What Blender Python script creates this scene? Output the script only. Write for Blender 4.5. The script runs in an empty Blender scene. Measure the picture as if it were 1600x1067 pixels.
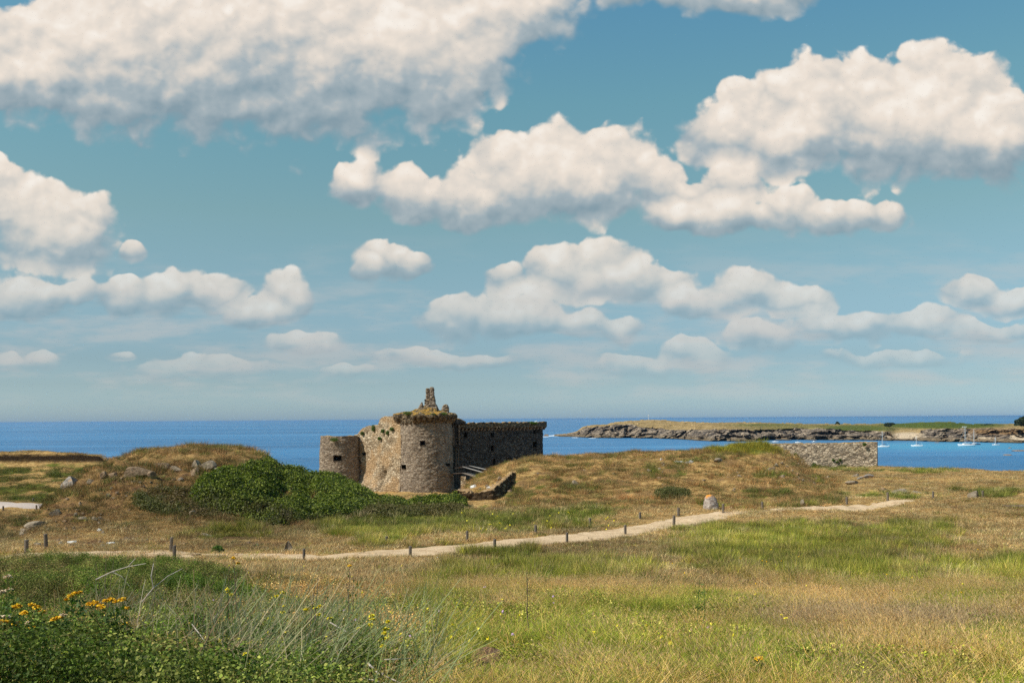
import bpy, bmesh, math, random
import numpy as np
from mathutils import Vector, Matrix
R = math.radians
scene = bpy.context.scene
COL = scene.collection

# ------------------------------------------------------------------ camera
F, HX, HY, ROLL, EYE = 1555.0, 800.0, 654.8, 0.0068, 16.0
cam_d = bpy.data.cameras.new('camera')
cam_d.sensor_width = 36.0
cam_d.lens = 36.0 * F / 1600.0
cam_d.shift_y = (HY - 533.5) / 1600.0
cam_d.clip_start = 0.1
cam_d.clip_end = 120000.0
cam = bpy.data.objects.new('camera', cam_d)
COL.objects.link(cam)
cam.location = (0, 0, EYE)
cam.matrix_world = Matrix.Translation((0, 0, EYE)) @ Matrix.Rotation(R(90), 4, 'X') @ Matrix.Rotation(-ROLL, 4, 'Z')
scene.camera = cam

# ------------------------------------------------------------------ node helper
class NB:
    def __init__(s, tree):
        s.t = tree; s.n = tree.nodes; s.l = tree.links
    def put(s, node, i, v):
        if v is None: return
        if isinstance(v, bpy.types.NodeSocket): s.l.new(v, node.inputs[i])
        else: node.inputs[i].default_value = v
    def new(s, ty, **kw):
        nd = s.n.new(ty)
        for k, v in kw.items(): setattr(nd, k, v)
        return nd
    def m(s, op, a, b=None, c=None, clamp=False):
        nd = s.new('ShaderNodeMath', operation=op, use_clamp=clamp)
        s.put(nd, 0, a); s.put(nd, 1, b); s.put(nd, 2, c)
        return nd.outputs[0]
    def v(s, op, a, b=None, c=None):
        nd = s.new('ShaderNodeVectorMath', operation=op)
        s.put(nd, 0, a); s.put(nd, 1, b); s.put(nd, 2, c)
        return nd.outputs['Value'] if op in ('LENGTH', 'DOT_PRODUCT') else nd.outputs[0]
    def noise(s, vec, scale, detail=4, rough=0.55, out=0, dist=0.0, dim='3D'):
        nd = s.new('ShaderNodeTexNoise', noise_dimensions=dim)
        if vec is not None: s.l.new(vec, nd.inputs['Vector'])
        nd.inputs['Scale'].default_value = scale; nd.inputs['Detail'].default_value = detail
        nd.inputs['Roughness'].default_value = rough; nd.inputs['Distortion'].default_value = dist
        return nd.outputs[out]
    def vor(s, vec, scale, feature='F1', out='Distance', dim='3D', **kw):
        nd = s.new('ShaderNodeTexVoronoi', feature=feature, voronoi_dimensions=dim)
        if vec is not None: s.l.new(vec, nd.inputs['Vector'])
        nd.inputs['Scale'].default_value = scale
        for k, v in kw.items(): nd.inputs[k].default_value = v
        return nd.outputs[out]
    def sstep(s, x, a, b, lo=0.0, hi=1.0):
        nd = s.new('ShaderNodeMapRange', interpolation_type='SMOOTHSTEP')
        s.put(nd, 0, x); s.put(nd, 1, a); s.put(nd, 2, b); s.put(nd, 3, lo); s.put(nd, 4, hi)
        return nd.outputs[0]
    def lin(s, x, a, b, lo=0.0, hi=1.0):
        nd = s.new('ShaderNodeMapRange')
        s.put(nd, 0, x); s.put(nd, 1, a); s.put(nd, 2, b); s.put(nd, 3, lo); s.put(nd, 4, hi)
        return nd.outputs[0]
    def mix(s, f, a, b, mode='MIX'):
        nd = s.new('ShaderNodeMix', data_type='RGBA', blend_type=mode)
        s.put(nd, 0, f)
        s.put(nd, 6, a if isinstance(a, bpy.types.NodeSocket) else (*a, 1))
        s.put(nd, 7, b if isinstance(b, bpy.types.NodeSocket) else (*b, 1))
        return nd.outputs[2]
    def ramp(s, f, stops, interp='LINEAR'):
        nd = s.new('ShaderNodeValToRGB')
        cr = nd.color_ramp; cr.interpolation = interp
        while len(cr.elements) < len(stops): cr.elements.new(0.5)
        for e, (p, c) in zip(cr.elements, stops):
            e.position = p; e.color = (*c, 1) if len(c) == 3 else c
        s.l.new(f, nd.inputs[0])
        return nd.outputs[0]
    def attr(s, name, ty='GEOMETRY', out='Color'):
        nd = s.new('ShaderNodeAttribute', attribute_name=name, attribute_type=ty)
        return nd.outputs[out]

def srgb(r, g, b):
    f = lambda c: (c / 255 / 12.92) if c <= 10 else ((c / 255 + 0.055) / 1.055) ** 2.4
    return (f(r), f(g), f(b))

# ------------------------------------------------------------------ sun and sky
SUN_AZ, SUN_EL = math.atan2(-0.91, -0.41), R(47)
sun_dir = Vector((math.sin(SUN_AZ) * math.cos(SUN_EL), math.cos(SUN_AZ) * math.cos(SUN_EL), math.sin(SUN_EL)))
sd = bpy.data.lights.new('sun', 'SUN'); sd.energy = 5.0; sd.angle = R(0.53); sd.color = (1.0, 0.93, 0.82)
so = bpy.data.objects.new('sun', sd); COL.objects.link(so)
so.rotation_euler = sun_dir.to_track_quat('Z', 'Y').to_euler()

world = bpy.data.worlds.new('World'); scene.world = world; world.use_nodes = True
world.cycles.sampling_method = 'NONE'
wt = world.node_tree; wt.nodes.clear(); W = NB(wt)
PUFFS = [  # direction of each cloud lobe: x, y, radius x, radius y, flatness of its base
 (120,100,165,112,1.5),(310,70,220,150,1.45),(490,75,225,145,1.4),(650,95,150,115,1.45),(770,35,120,60,1.8),(835,30,45,42,1.6),(45,140,80,62,1.8),(640,0,250,70,1.5),
 (1015,-14,90,30,1.5),(1160,-10,110,36,1.5),
 (1125,215,62,55,1.7),(1165,175,45,45,1.3),(1250,175,75,70,1.8),(1300,120,28,28,1.2),(1345,160,70,75,1.8),(1420,150,70,68,1.8),(1495,150,75,78,1.8),(1590,205,75,62,1.8),(1420,215,150,75,1.6),(1230,235,95,60,2.0),(1545,240,90,65,1.7),
 (563,297,38,36,1.6),(645,310,62,42,1.6),(720,310,66,46,1.6),(790,262,62,58,1.5),(868,262,58,62,1.5),(955,270,70,58,1.5),(1035,295,48,45,1.4),(860,300,170,56,1.8),
 (1078,346,60,24,1.5),(1160,340,80,28,1.5),(1232,328,58,38,1.4),(1320,342,80,28,1.5),(1382,338,26,24,1.3),(1145,295,50,34,1.5),(1085,305,45,26,1.4),
 (600,408,46,36,1.8),(642,412,28,22,1.4),(572,425,28,18,1.4),
 (5,295,45,48,1.5),(60,345,85,62,1.5),(140,345,40,38,1.4),(80,380,95,60,1.6),(205,397,26,18,1.3),
 (45,475,95,38,1.8),(112,462,36,26,1.4),
 (195,468,46,32,1.5),(262,462,58,34,1.5),(340,462,50,26,1.5),(448,468,38,36,1.5),(400,492,50,22,1.5),
 (795,436,38,30,1.6),(870,425,48,36,1.5),(945,418,60,40,1.5),(1040,440,46,26,1.5),(960,448,120,30,1.8),
 (715,502,70,28,1.6),(815,498,80,34,1.6),(895,504,50,24,1.5),(970,516,42,24,1.5),
 (1090,474,52,24,1.5),(1165,460,64,34,1.6),(1245,474,52,24,1.5),
 (1185,525,62,20,1.6),(1320,513,90,26,1.6),(1440,508,60,22,1.6),(1550,524,80,18,1.6),
 (1525,463,52,26,1.6),(1592,476,42,22,1.4),
 (60,566,30,20,1.4),(12,568,26,16,1.4),(190,551,20,10,1.3),(310,580,120,18,1.6),(480,540,52,18,1.5),(1085,556,60,24,1.5),(540,585,40,10,1.4),(990,575,70,16,1.5),(1400,560,110,14,1.5),(700,560,130,14,1.5)]
def group(name, build):
    g = bpy.data.node_groups.new(name, 'ShaderNodeTree')
    g.interface.new_socket('P', in_out='INPUT', socket_type='NodeSocketVector')
    g.interface.new_socket('D', in_out='OUTPUT', socket_type='NodeSocketFloat')
    b = NB(g); i = b.new('NodeGroupInput'); o = b.new('NodeGroupOutput')
    b.l.new(build(b, i.outputs[0]), o.inputs[0])
    return g
def persp(G, P0):      # far clouds are smaller: the relief gets finer towards the horizon
    return G.v('MULTIPLY', P0, (2.0, 2.3, 0))
def relief(G, P0):
    Q = persp(G, P0)
    q2 = G.v('ADD', Q, G.v('MULTIPLY', G.v('SUBTRACT', G.noise(Q, 14.0, 1, 0.5, out=1, dim='2D'), (0.5, 0.5, 0.5)), (0.05, 0.05, 0)))
    bill = G.vor(q2, 9.0, 'SMOOTH_F1', dim='2D', Smoothness=0.7, Detail=2.0, Roughness=0.5)
    fine = G.noise(Q, 4.2, 9, 0.56, dim='2D')
    return G.m('MULTIPLY_ADD', G.m('SUBTRACT', 0.40, bill), 0.46, G.m('MULTIPLY', G.m('SUBTRACT', fine, 0.5), 0.95))
rg = group('cloud_relief', relief)
def field_(G, P0, shift=0.0):
    P1 = G.v('ADD', P0, G.v('MULTIPLY', G.v('SUBTRACT', G.noise(P0, 9.0, 2, 0.6, out=1, dim='2D'), (0.5, 0.5, 0.5)), (0.05, 0.05, 0)))
    acc = None
    for (cx, cy, rx, ry, k) in PUFFS:
        ix, iy = 1000 / rx, 1000 / ry
        s1 = G.v('MULTIPLY_ADD', P1, (ix, iy, 0), (-cx / 1000 * ix, -cy / 1000 * iy + shift, 0))
        s2 = G.v('MAXIMUM', s1, G.v('MULTIPLY', s1, (1, max(1.02, k * 0.70), 1)))
        L = G.v('LENGTH', s2)
        acc = L if acc is None else G.m('SMOOTH_MIN', acc, L, 0.12)
    return acc
fg = group('cloud_field', field_)
fg2 = group('cloud_underside', lambda G, P0: field_(G, P0, 0.8))

tc = W.new('ShaderNodeTexCoord').outputs['Generated']
sp = W.new('ShaderNodeSeparateXYZ'); W.l.new(tc, sp.inputs[0])
ya = W.m('MAXIMUM', W.m('ABSOLUTE', sp.outputs[1]), 0.12)
u = W.m('DIVIDE', sp.outputs[0], ya); vv = W.m('DIVIDE', sp.outputs[2], ya)
cmb = W.new('ShaderNodeCombineXYZ')
# heading and height of the direction, in the units of the list above
W.l.new(W.m('ADD', W.m('MULTIPLY', u, F / 1000), W.m('MULTIPLY_ADD', vv, -ROLL * F / 1000, HX / 1000)), cmb.inputs[0])
W.l.new(W.m('ADD', W.m('MULTIPLY', vv, -F / 1000), W.m('MULTIPLY_ADD', u, -ROLL * F / 1000, HY / 1000)), cmb.inputs[1])
P = cmb.outputs[0]
def call(g, p):
    n = W.new('ShaderNodeGroup'); n.node_tree = g; W.l.new(p, n.inputs[0]); return n.outputs[0]
elev = sp.outputs[2]
acc = call(fg, P); rel = call(rg, P)
rel2 = call(rg, W.v('ADD', P, (-0.010, -0.017, 0)))
D1 = W.m('ADD', W.m('SUBTRACT', 1.35, acc), rel)
D3 = W.m('SUBTRACT', 1.0, call(fg2, P))
sky = W.new('ShaderNodeTexSky', sky_type='NISHITA', sun_disc=False)
sky.sun_elevation = SUN_EL; sky.sun_rotation = SUN_AZ
sky.air_density = 1.0; sky.dust_density = 1.2; sky.ozone_density = 1.0
tint = W.ramp(W.m('MAXIMUM', elev, 0.0), [(0.0, (0.80, 1.12, 1.62)), (0.012, (0.72, 1.0, 1.36)), (0.035, (0.55, 0.73, 0.95)), (0.06, (0.47, 0.61, 0.75)), (0.12, (0.55, 0.67, 0.67)), (0.20, (0.60, 0.75, 0.61)), (0.30, (0.57, 0.86, 0.70)), (0.42, (0.48, 0.88, 0.86)), (1.0, (0.6, 1.0, 1.0))])
clear = W.mix(1.0, W.mix(1.0, sky.outputs[0], tint, 'MULTIPLY'), (0.15, 0.15, 0.15), 'MULTIPLY')
base = W.sstep(W.m('MULTIPLY_ADD', rel, 0.12, D3), -0.72, 0.72)
hard = W.m('MULTIPLY_ADD', base, -0.28, 0.46)
alpha = W.sstep(D1, 0.0, hard)
lit = W.m('MULTIPLY_ADD', W.m('SUBTRACT', rel, rel2), 0.54, W.m('MULTIPLY_ADD', rel, 0.12, 0.12))
lit2 = W.m('MULTIPLY_ADD', base, 0.72, lit, clamp=True)
ccol = W.ramp(lit2, [(0.0, srgb(134, 156, 168)), (0.30, srgb(168, 180, 186)), (0.55, srgb(212, 207, 200)), (0.80, srgb(238, 226, 213)), (1.0, srgb(250, 242, 232))])
# air between the viewer and the low, far clouds
air = W.sstep(elev, 0.03, 0.24, 0.80, 0.0)
ccol2 = W.mix(W.m('MULTIPLY', air, 0.75), ccol, clear)
alpha2 = W.m('MULTIPLY', alpha, W.sstep(elev, 0.0, 0.09, 0.15, 0.97))
veil = W.m('MULTIPLY', W.sstep(W.noise(W.v('MULTIPLY', P, (3.0, 14.0, 0)), 1.6, 5, 0.6, dim='2D'), 0.42, 0.72), W.m('MULTIPLY', W.sstep(elev, 0.003, 0.04), W.sstep(elev, 0.20, 0.08)))
final = W.mix(W.m('MULTIPLY', veil, 0.40), W.mix(alpha2, clear, ccol2), srgb(206, 200, 196))
bg = W.new('ShaderNodeBackground'); W.l.new(final, bg.inputs[0]); bg.inputs[1].default_value = 1.0
wo = W.new('ShaderNodeOutputWorld'); W.l.new(bg.outputs[0], wo.inputs[0])

vs = scene.view_settings
vs.view_transform = 'Standard'; vs.look = 'None'; vs.exposure = 0.0; vs.gamma = 1.0
scene.cycles.use_adaptive_sampling = True; scene.cycles.adaptive_threshold = 0.015; scene.cycles.adaptive_min_samples = 12; scene.cycles.use_denoising = False
scene.cycles.max_bounces = 5; scene.cycles.volume_bounces = 1; scene.cycles.transparent_max_bounces = 8
scene.cycles.diffuse_bounces = 3; scene.cycles.glossy_bounces = 2; scene.cycles.transmission_bounces = 3
scene.cycles.sample_clamp_indirect = 3.0

# ------------------------------------------------------------------ projection of the real camera, used to measure the place
def uv(px, py):
    dx, dy = px - HX, py - HY
    return (dx - ROLL * dy) / F, -(dy + ROLL * dx) / F
def at(px, py, d):                    # the point at depth d seen at a place of the photograph
    u_, v_ = uv(px, py)
    return Vector((u_ * d, d, EYE + v_ * d))
def proj(x, y, z):
    u_, v_ = x / y, (z - EYE) / y
    return HX + F * u_ - ROLL * F * v_, HY - F * v_ - ROLL * F * u_

# ------------------------------------------------------------------ numpy noise
def _h(ix, iy, iz, seed):
    n = (ix.astype(np.int64) * 374761393 + iy.astype(np.int64) * 668265263 + iz.astype(np.int64) * 2147483647 + seed * 1274126177) & 0xFFFFFFFF
    n = ((n ^ (n >> 13)) * 1274126177) & 0xFFFFFFFF
    n = ((n ^ (n >> 16)) * 2246822519) & 0xFFFFFFFF
    return ((n ^ (n >> 15)) & 0xFFFFFF) / float(0xFFFFFF)
def vnoise(x, y, z=None, seed=0):
    x = np.asarray(x, float); y = np.asarray(y, float)
    ix, iy = np.floor(x), np.floor(y); fx, fy = x - ix, y - iy
    fx, fy = fx * fx * (3 - 2 * fx), fy * fy * (3 - 2 * fy)
    if z is None:
        iz = np.zeros_like(ix)
        a, b = _h(ix, iy, iz, seed), _h(ix + 1, iy, iz, seed)
        c, d = _h(ix, iy + 1, iz, seed), _h(ix + 1, iy + 1, iz, seed)
        return (a + (b - a) * fx) * (1 - fy) + (c + (d - c) * fx) * fy
    z = np.asarray(z, float); iz = np.floor(z); fz = z - iz; fz = fz * fz * (3 - 2 * fz)
    r = []
    for k in (0, 1):
        a, b = _h(ix, iy, iz + k, seed), _h(ix + 1, iy, iz + k, seed)
        c, d = _h(ix, iy + 1, iz + k, seed), _h(ix + 1, iy + 1, iz + k, seed)
        r.append((a + (b - a) * fx) * (1 - fy) + (c + (d - c) * fx) * fy)
    return r[0] * (1 - fz) + r[1] * fz
def fbm(x, y, z=None, o=4, seed=0, rough=0.5):
    s, a, t = 0.0, 1.0, 0.0
    for i in range(o):
        k = 2.03 ** i
        s = s + a * vnoise(x * k + 17.3 * i, y * k + 5.1 * i, None if z is None else z * k, seed + i)
        t += a; a *= rough
    return s / t
def smooth(x, a, b):
    t = np.clip((x - a) / (b - a), 0, 1); return t * t * (3 - 2 * t)
def pchip(xk, yk, x):
    xk, yk = np.asarray(xk, float), np.asarray(yk, float)
    h = np.diff(xk); dl = np.diff(yk) / h; m = np.zeros_like(yk)
    for i in range(1, len(xk) - 1):
        if dl[i - 1] * dl[i] > 0:
            w1, w2 = 2 * h[i] + h[i - 1], h[i] + 2 * h[i - 1]
            m[i] = (w1 + w2) / (w1 / dl[i - 1] + w2 / dl[i])
    m[0], m[-1] = dl[0], dl[-1]
    i = np.clip(np.searchsorted(xk, x) - 1, 0, len(h) - 1)
    t = np.clip((x - xk[i]) / h[i], 0, 1)
    return ((1 + 2 * t) * (1 - t) ** 2 * yk[i] + t * (1 - t) ** 2 * h[i] * m[i] + t * t * (3 - 2 * t) * yk[i + 1] + t * t * (t - 1) * h[i] * m[i + 1])

# ------------------------------------------------------------------ lie of the land: for each bearing, depth and ground (a row of the photo, or 'r' = metres under the eye)
NEAR = [(0.5,'r',-1.60),(3,'r',-1.68),(6.5,'r',-1.95),(11,'r',-2.65),(20,'r',-3.75),(30,'r',-4.8),(40,'r',-5.6),(46,'r',-5.9)]
DROP = [(150,'r',-11.8),(205,'r',-12.2),(225,'r',-20),(320,'r',-24)]
MD = [(76,'r',-6.25)]
LAND = {
 -600: [(60,'r',-6.6),(90,'r',-7.8),(97,'r',-7.9),(118,'r',-5),(119.5,'r',-4.0),(135,'r',-4.2),(175,'r',-20),(320,'r',-24)],
 0:    [(55,'r',-6.4),(75,'r',-7.3),(88,795),(93,788),(98,785),(107,752),(118,723),(119.3,708),(135,'r',-4.4),(175,'r',-20),(320,'r',-24)],
 40:   [(51,'r',-6.05),(56,'r',-6.1),(70,'r',-7.2),(88,796),(93,788),(98,785),(107,752),(118,723),(119.3,707),(135,'r',-4.4),(175,'r',-20),(320,'r',-24)],
 70:   [(50.5,838),(56,806),(59,800),(70,'r',-7.0),(88,796),(93,789),(98,785),(107,752),(118,723),(119.3,708),(135,'r',-4.4),(175,'r',-20),(320,'r',-24)],
 110:  [(50.5,838),(56,792),(61,763),(64,760),(80,'r',-6.0),(98,'r',-7.0),(107,752),(118,722),(119.3,711),(135,'r',-4.8),(175,'r',-20),(320,'r',-24)],
 150:  [(50.5,838),(56,790),(62,748),(66,737),(80,'r',-5.0),(98,'r',-6.6),(107,750),(118,721),(119.3,714),(135,'r',-5.2),(175,'r',-20),(320,'r',-24)],
 190:  [(50.5,838),(56,790),(62,738),(68,719),(80,'r',-3.9),(98,'r',-6.2),(118,'r',-7),(150,'r',-11),(175,'r',-20),(320,'r',-24)],
 235:  [(50.5,838),(56,790),(62,735),(66,712),(70,706),(80,'r',-3.0),(100,'r',-8)]+DROP,
 300:  [(50.5,838),(56,795),(62,735),(66,708),(70,699),(76,'r',-2.3),(100,'r',-8)]+DROP,
 350:  [(50.5,838),(56,800),(62,740),(66,710),(70,700),(76,'r',-2.5),(100,'r',-8)]+DROP,
 400:  [(50.5,838),(56,808),(62,752),(66,720),(70,709),(76,'r',-3.0),(100,'r',-8)]+DROP,
 450:  [(50.5,840),(56,815),(62,778),(66,755),(70,744),(76,'r',-4.2),(100,'r',-8.5)]+DROP,
 520:  [(50.5,841),(56,822),(62,790),(66,765),(70,752),(76,'r',-4.8),(100,'r',-9)]+DROP,
 600:  [(50.5,842),(56,828),(64,800),(70,786),(76,779),(84,'r',-7),(110,'r',-10.5)]+DROP,
 660:  [(50.5,842),(58,822),(66,799),(74,784),(80,776),(88,'r',-7.2),(110,'r',-10.5)]+DROP,
 710:  [(50.5,842),(58,822),(66,798),(74,786),(80,778),(86,772),(96,'r',-7.9),(115,'r',-10.5)]+DROP,
 740:  [(50.5,842),(58,822),(68,796),(78,784),(86,770),(92,757),(98,748),(108,'r',-7.2),(130,'r',-11.6),(150,'r',-11.8),(205,'r',-12.2),(225,'r',-20),(320,'r',-24)],
 765:  [(50.5,842),(58,822),(68,796),(78,783),(86,764),(92,748),(98,734),(108,'r',-6.4),(130,'r',-11.6),(150,'r',-11.8),(205,'r',-12.2),(225,'r',-20),(320,'r',-24)],
 800:  [(50.5,842),(58,822),(68,795),(76,786),(84,765),(90,741),(98,720),(108,'r',-5.8),(130,'r',-11.6),(150,'r',-11.8),(205,'r',-12.2),(225,'r',-20),(320,'r',-24)],
 850:  [(50.5,841),(58,820),(68,796),(75,785),(84,757),(91,733),(98,715),(106,'r',-4.6),(130,'r',-11.6),(150,'r',-11.8),(205,'r',-12.2),(225,'r',-20),(320,'r',-24)],
 900:  [(50.5,840),(58,818),(68,795),(75,785),(84,753),(91,729),(98,714),(106,'r',-4.4),(130,'r',-11.6),(205,'r',-12.2),(225,'r',-20),(320,'r',-24)],
 1000: [(50.5,839),(58,816),(68,793),(75,783),(84,750),(91,724),(98,708),(106,'r',-3.9),(130,'r',-10),(165,'r',-20),(320,'r',-24)],
 1080: [(50.5,838),(58,815),(68,792),(75,782),(84,749),(91,721),(98,704),(106,'r',-3.9),(130,'r',-8.5),(165,'r',-20),(320,'r',-24)],
 1140: [(50.5,838),(58,815),(68,792),(75,781),(84,748),(91,716),(98,699),(106,'r',-3.9),(125,'r',-6.6),(133,'r',-6.7),(145,'r',-9),(170,'r',-20),(320,'r',-24)],
 1180: [(50.5,838),(58,814),(68,791),(75,781),(84,750),(91,717),(98,697),(106,'r',-4.0),(125,'r',-6.7),(136,'r',-6.7),(145,'r',-9),(170,'r',-20),(320,'r',-24)],
 1225: [(50.5,837),(58,814),(68,791),(75,781),(84,756),(91,728),(98,707),(106,'r',-4.8),(125,'r',-6.7),(136,'r',-6.7),(145,'r',-9),(170,'r',-20),(320,'r',-24)],
 1262: [(50.5,837),(58,814),(68,790),(75,780),(84,763),(91,747),(98,735),(106,'r',-6.2),(125,'r',-6.7),(136,'r',-6.7),(145,'r',-9),(170,'r',-20),(320,'r',-24)],
 1300: [(50.5,836),(58,813),(68,790),(75,779),(84,768),(91,762),(98,757),(106,'r',-6.5),(125,'r',-6.6),(136,'r',-6.6),(145,'r',-9),(170,'r',-20),(320,'r',-24)],
 1400: [(50.5,835),(58,812),(68,789),(75,778),(84,766),(95,755),(110,744),(129,731),(139,'r',-9),(165,'r',-20),(320,'r',-24)],
 1500: [(50.5,834),(58,811),(68,788),(75,777),(84,765),(95,754),(108,743),(122,734),(133,'r',-9),(160,'r',-20),(320,'r',-24)],
 1600: [(50.5,833),(58,810),(68,787),(75,776),(84,765),(95,754),(106,745),(117,738),(127,'r',-9),(155,'r',-20),(320,'r',-24)],
 2200: [(50.5,'r',-5.9),(60,'r',-6.1),(80,'r',-6.3),(110,'r',-6.5),(120,'r',-8),(155,'r',-20),(320,'r',-24)],
}
DG = np.concatenate([np.arange(0.5, 40, 0.5), np.arange(40, 140, 0.35), np.arange(140, 321, 1.5)])
PK = sorted(LAND); rows = []
for p_ in PK:
    ks = NEAR + LAND[p_]
    rows.append(pchip([k[0] for k in ks], [k[2] if k[1] == 'r' else (uv(p_, k[1])[1] * k[0]) for k in ks], DG))
rows = np.array(rows); PG = np.arange(-600, 2201, 4.0)
ZT = np.array([pchip(PK, rows[:, j], PG) for j in range(len(DG))]).T
def g0(x, y):
    x = np.asarray(x, float); y = np.asarray(y, float)
    yy = np.clip(y, 0.5, 320); px = np.clip(HX + F * x / np.maximum(yy, 6.0), -600, 2199.9)
    i = (px + 600) / 4.0; i0 = np.clip(i.astype(int), 0, len(PG) - 2); fi = i - i0
    j0 = np.clip(np.searchsorted(DG, yy) - 1, 0, len(DG) - 2); fj = (yy - DG[j0]) / (DG[j0 + 1] - DG[j0])
    z = (ZT[i0, j0] * (1 - fi) + ZT[i0 + 1, j0] * fi) * (1 - fj) + (ZT[i0, j0 + 1] * (1 - fi) + ZT[i0 + 1, j0 + 1] * fi) * fj
    return EYE + z
# path and road as ground lines (x of photo, y of photo) on the plateau
def hit(px, py, d0=3.0, d1=318.0, f=None):
    f = f or ground
    u_, v_ = uv(px, py); ds = np.arange(d0, d1, 0.1)
    z = f(u_ * ds, ds); k = np.argmax(z >= EYE + v_ * ds)
    if not (z >= EYE + v_ * ds).any(): k = len(ds) - 1
    d = ds[k]
    return Vector((u_ * d, d, float(z[k])))
PATH_PX = [(20,868,9),(80,869,11),(160,869,11),(230,868,10),(300,869,10),(360,868,9),(430,870,9),(500,871,6),(560,868,9),(600,866,11),(640,864,12),(720,857,12),(800,850,13),(886,842,13),(960,832,12),(1020,823,11),(1060,816,11),(1110,808,9),(1150,802,6),(1200,798,4),(1240,796,5),(1285,795,9),(1315,793,9),(1345,789,6),(1385,785,4.5),(1420,781,2.5)]
pp = [(hit(a, b, f=g0), w) for a, b, w in PATH_PX]
PATH = []                              # centre, half width in metres
for (p_, w) in pp:
    up_, dn = hit(*_ , f=g0) if False else (None, None), None
    q = proj(p_.x, p_.y, p_.z)
    a_ = hit(q[0], q[1] - w / 2, f=g0); b_ = hit(q[0], q[1] + w / 2, f=g0)
    PATH.append((p_.x, p_.y, max(0.25, min(1.9, (a_ - b_).length / 2 * 0.85))))
PATH = np.array(PATH)
tt = np.concatenate([[0], np.cumsum(np.hypot(np.diff(PATH[:, 0]), np.diff(PATH[:, 1])))])
TS = np.arange(0, tt[-1], 0.35)
PC = np.stack([pchip(tt, PATH[:, k], TS) for k in range(3)], 1)
def path_dist(x, y):                   # distance to the path centre over its half width
    x = np.asarray(x, float).ravel(); y = np.asarray(y, float).ravel(); out = np.full(x.shape, 9.0)
    m = (y > 36) & (y < 90)
    xs, ys = x[m], y[m]; best = np.full(xs.shape, 9.0)
    for s in range(0, len(xs), 20000):
        e = slice(s, s + 20000)
        dd = np.hypot(xs[e, None] - PC[None, ::2, 0], ys[e, None] - PC[None, ::2, 1]) / PC[None, ::2, 2]
        best[e] = dd.min(1)
    out[m] = best
    return out
def ground(x, y):
    x = np.asarray(x, float); y = np.asarray(y, float)
    z = g0(x, y)
    mound = smooth(y, 49, 56)
    amp = 0.05 + 0.05 * smooth(y, 15, 40) + 0.22 * mound * smooth(y, 52, 70)
    z = z + amp * 2 * (fbm(x * 0.5, y * 0.5, o=4, seed=3) - 0.5) + 0.12 * mound * (fbm(x * 1.6, y * 1.6, o=3, seed=8) - 0.5)
    lm = smooth(y, 52, 58) * smooth(y, 84, 74) * smooth(HX + F * x / np.maximum(y, 6), 330, 260)
    z = z + lm * (0.95 * (fbm(x * 0.42, y * 0.42, o=4, seed=15, rough=0.6) - 0.5) + 0.60 * (fbm(x * 1.4, y * 1.4, o=4, seed=16, rough=0.6) - 0.5))
    z = z + 0.30 * (fbm(x * 0.12, y * 0.12, o=2, seed=5) - 0.5) * smooth(y, 8, 20)
    return z

# ------------------------------------------------------------------ zones of the ground, placed by their real position on it
def E(px, py, cx, cy, rx, ry, soft=0.5):
    r = np.hypot((px - cx) / rx, (py - cy) / ry); return 1 - smooth(r, 1 - soft, 1 + soft)
GREEN = [(1420,905,260,26),(1250,880,150,14),(1100,1010,160,30),(860,965,120,22),(560,1000,80,60),(1120,858,90,22),(1230,845,150,26),(1330,850,120,24),(1430,833,55,14),(1480,905,170,24),(1350,915,70,20),(1600,900,120,30),(880,893,140,18),(800,905,70,14),(980,890,60,10),
 (740,815,190,13),(880,805,90,14),(620,842,60,8),(560,820,50,14),(640,830,120,14),(700,870,40,5),(1130,948,80,14),(1000,1000,260,50),(1500,960,120,24),(690,960,60,60),(1180,1040,160,50),
 (760,862,120,3),(1300,775,30,3),(1235,779,50,3),(1380,774,40,3),(350,835,90,6),(1300,730,40,2.2),(1420,735,60,2),(1450,738,50,1.6),(1560,770,60,4),(1290,792,60,3),(40,765,60,6),(1340,735,30,2)]
DRY = [(1000,860,120,18),(700,885,180,10),(480,890,90,12),(540,935,70,30),(1180,925,140,14),(1350,1000,160,26),(620,1010,40,30),(1500,800,200,22)]
DIRT = [(180,845,150,9),(320,842,120,7),(110,810,60,18),(170,780,50,20),(60,835,60,8),(400,850,60,8)]
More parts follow.
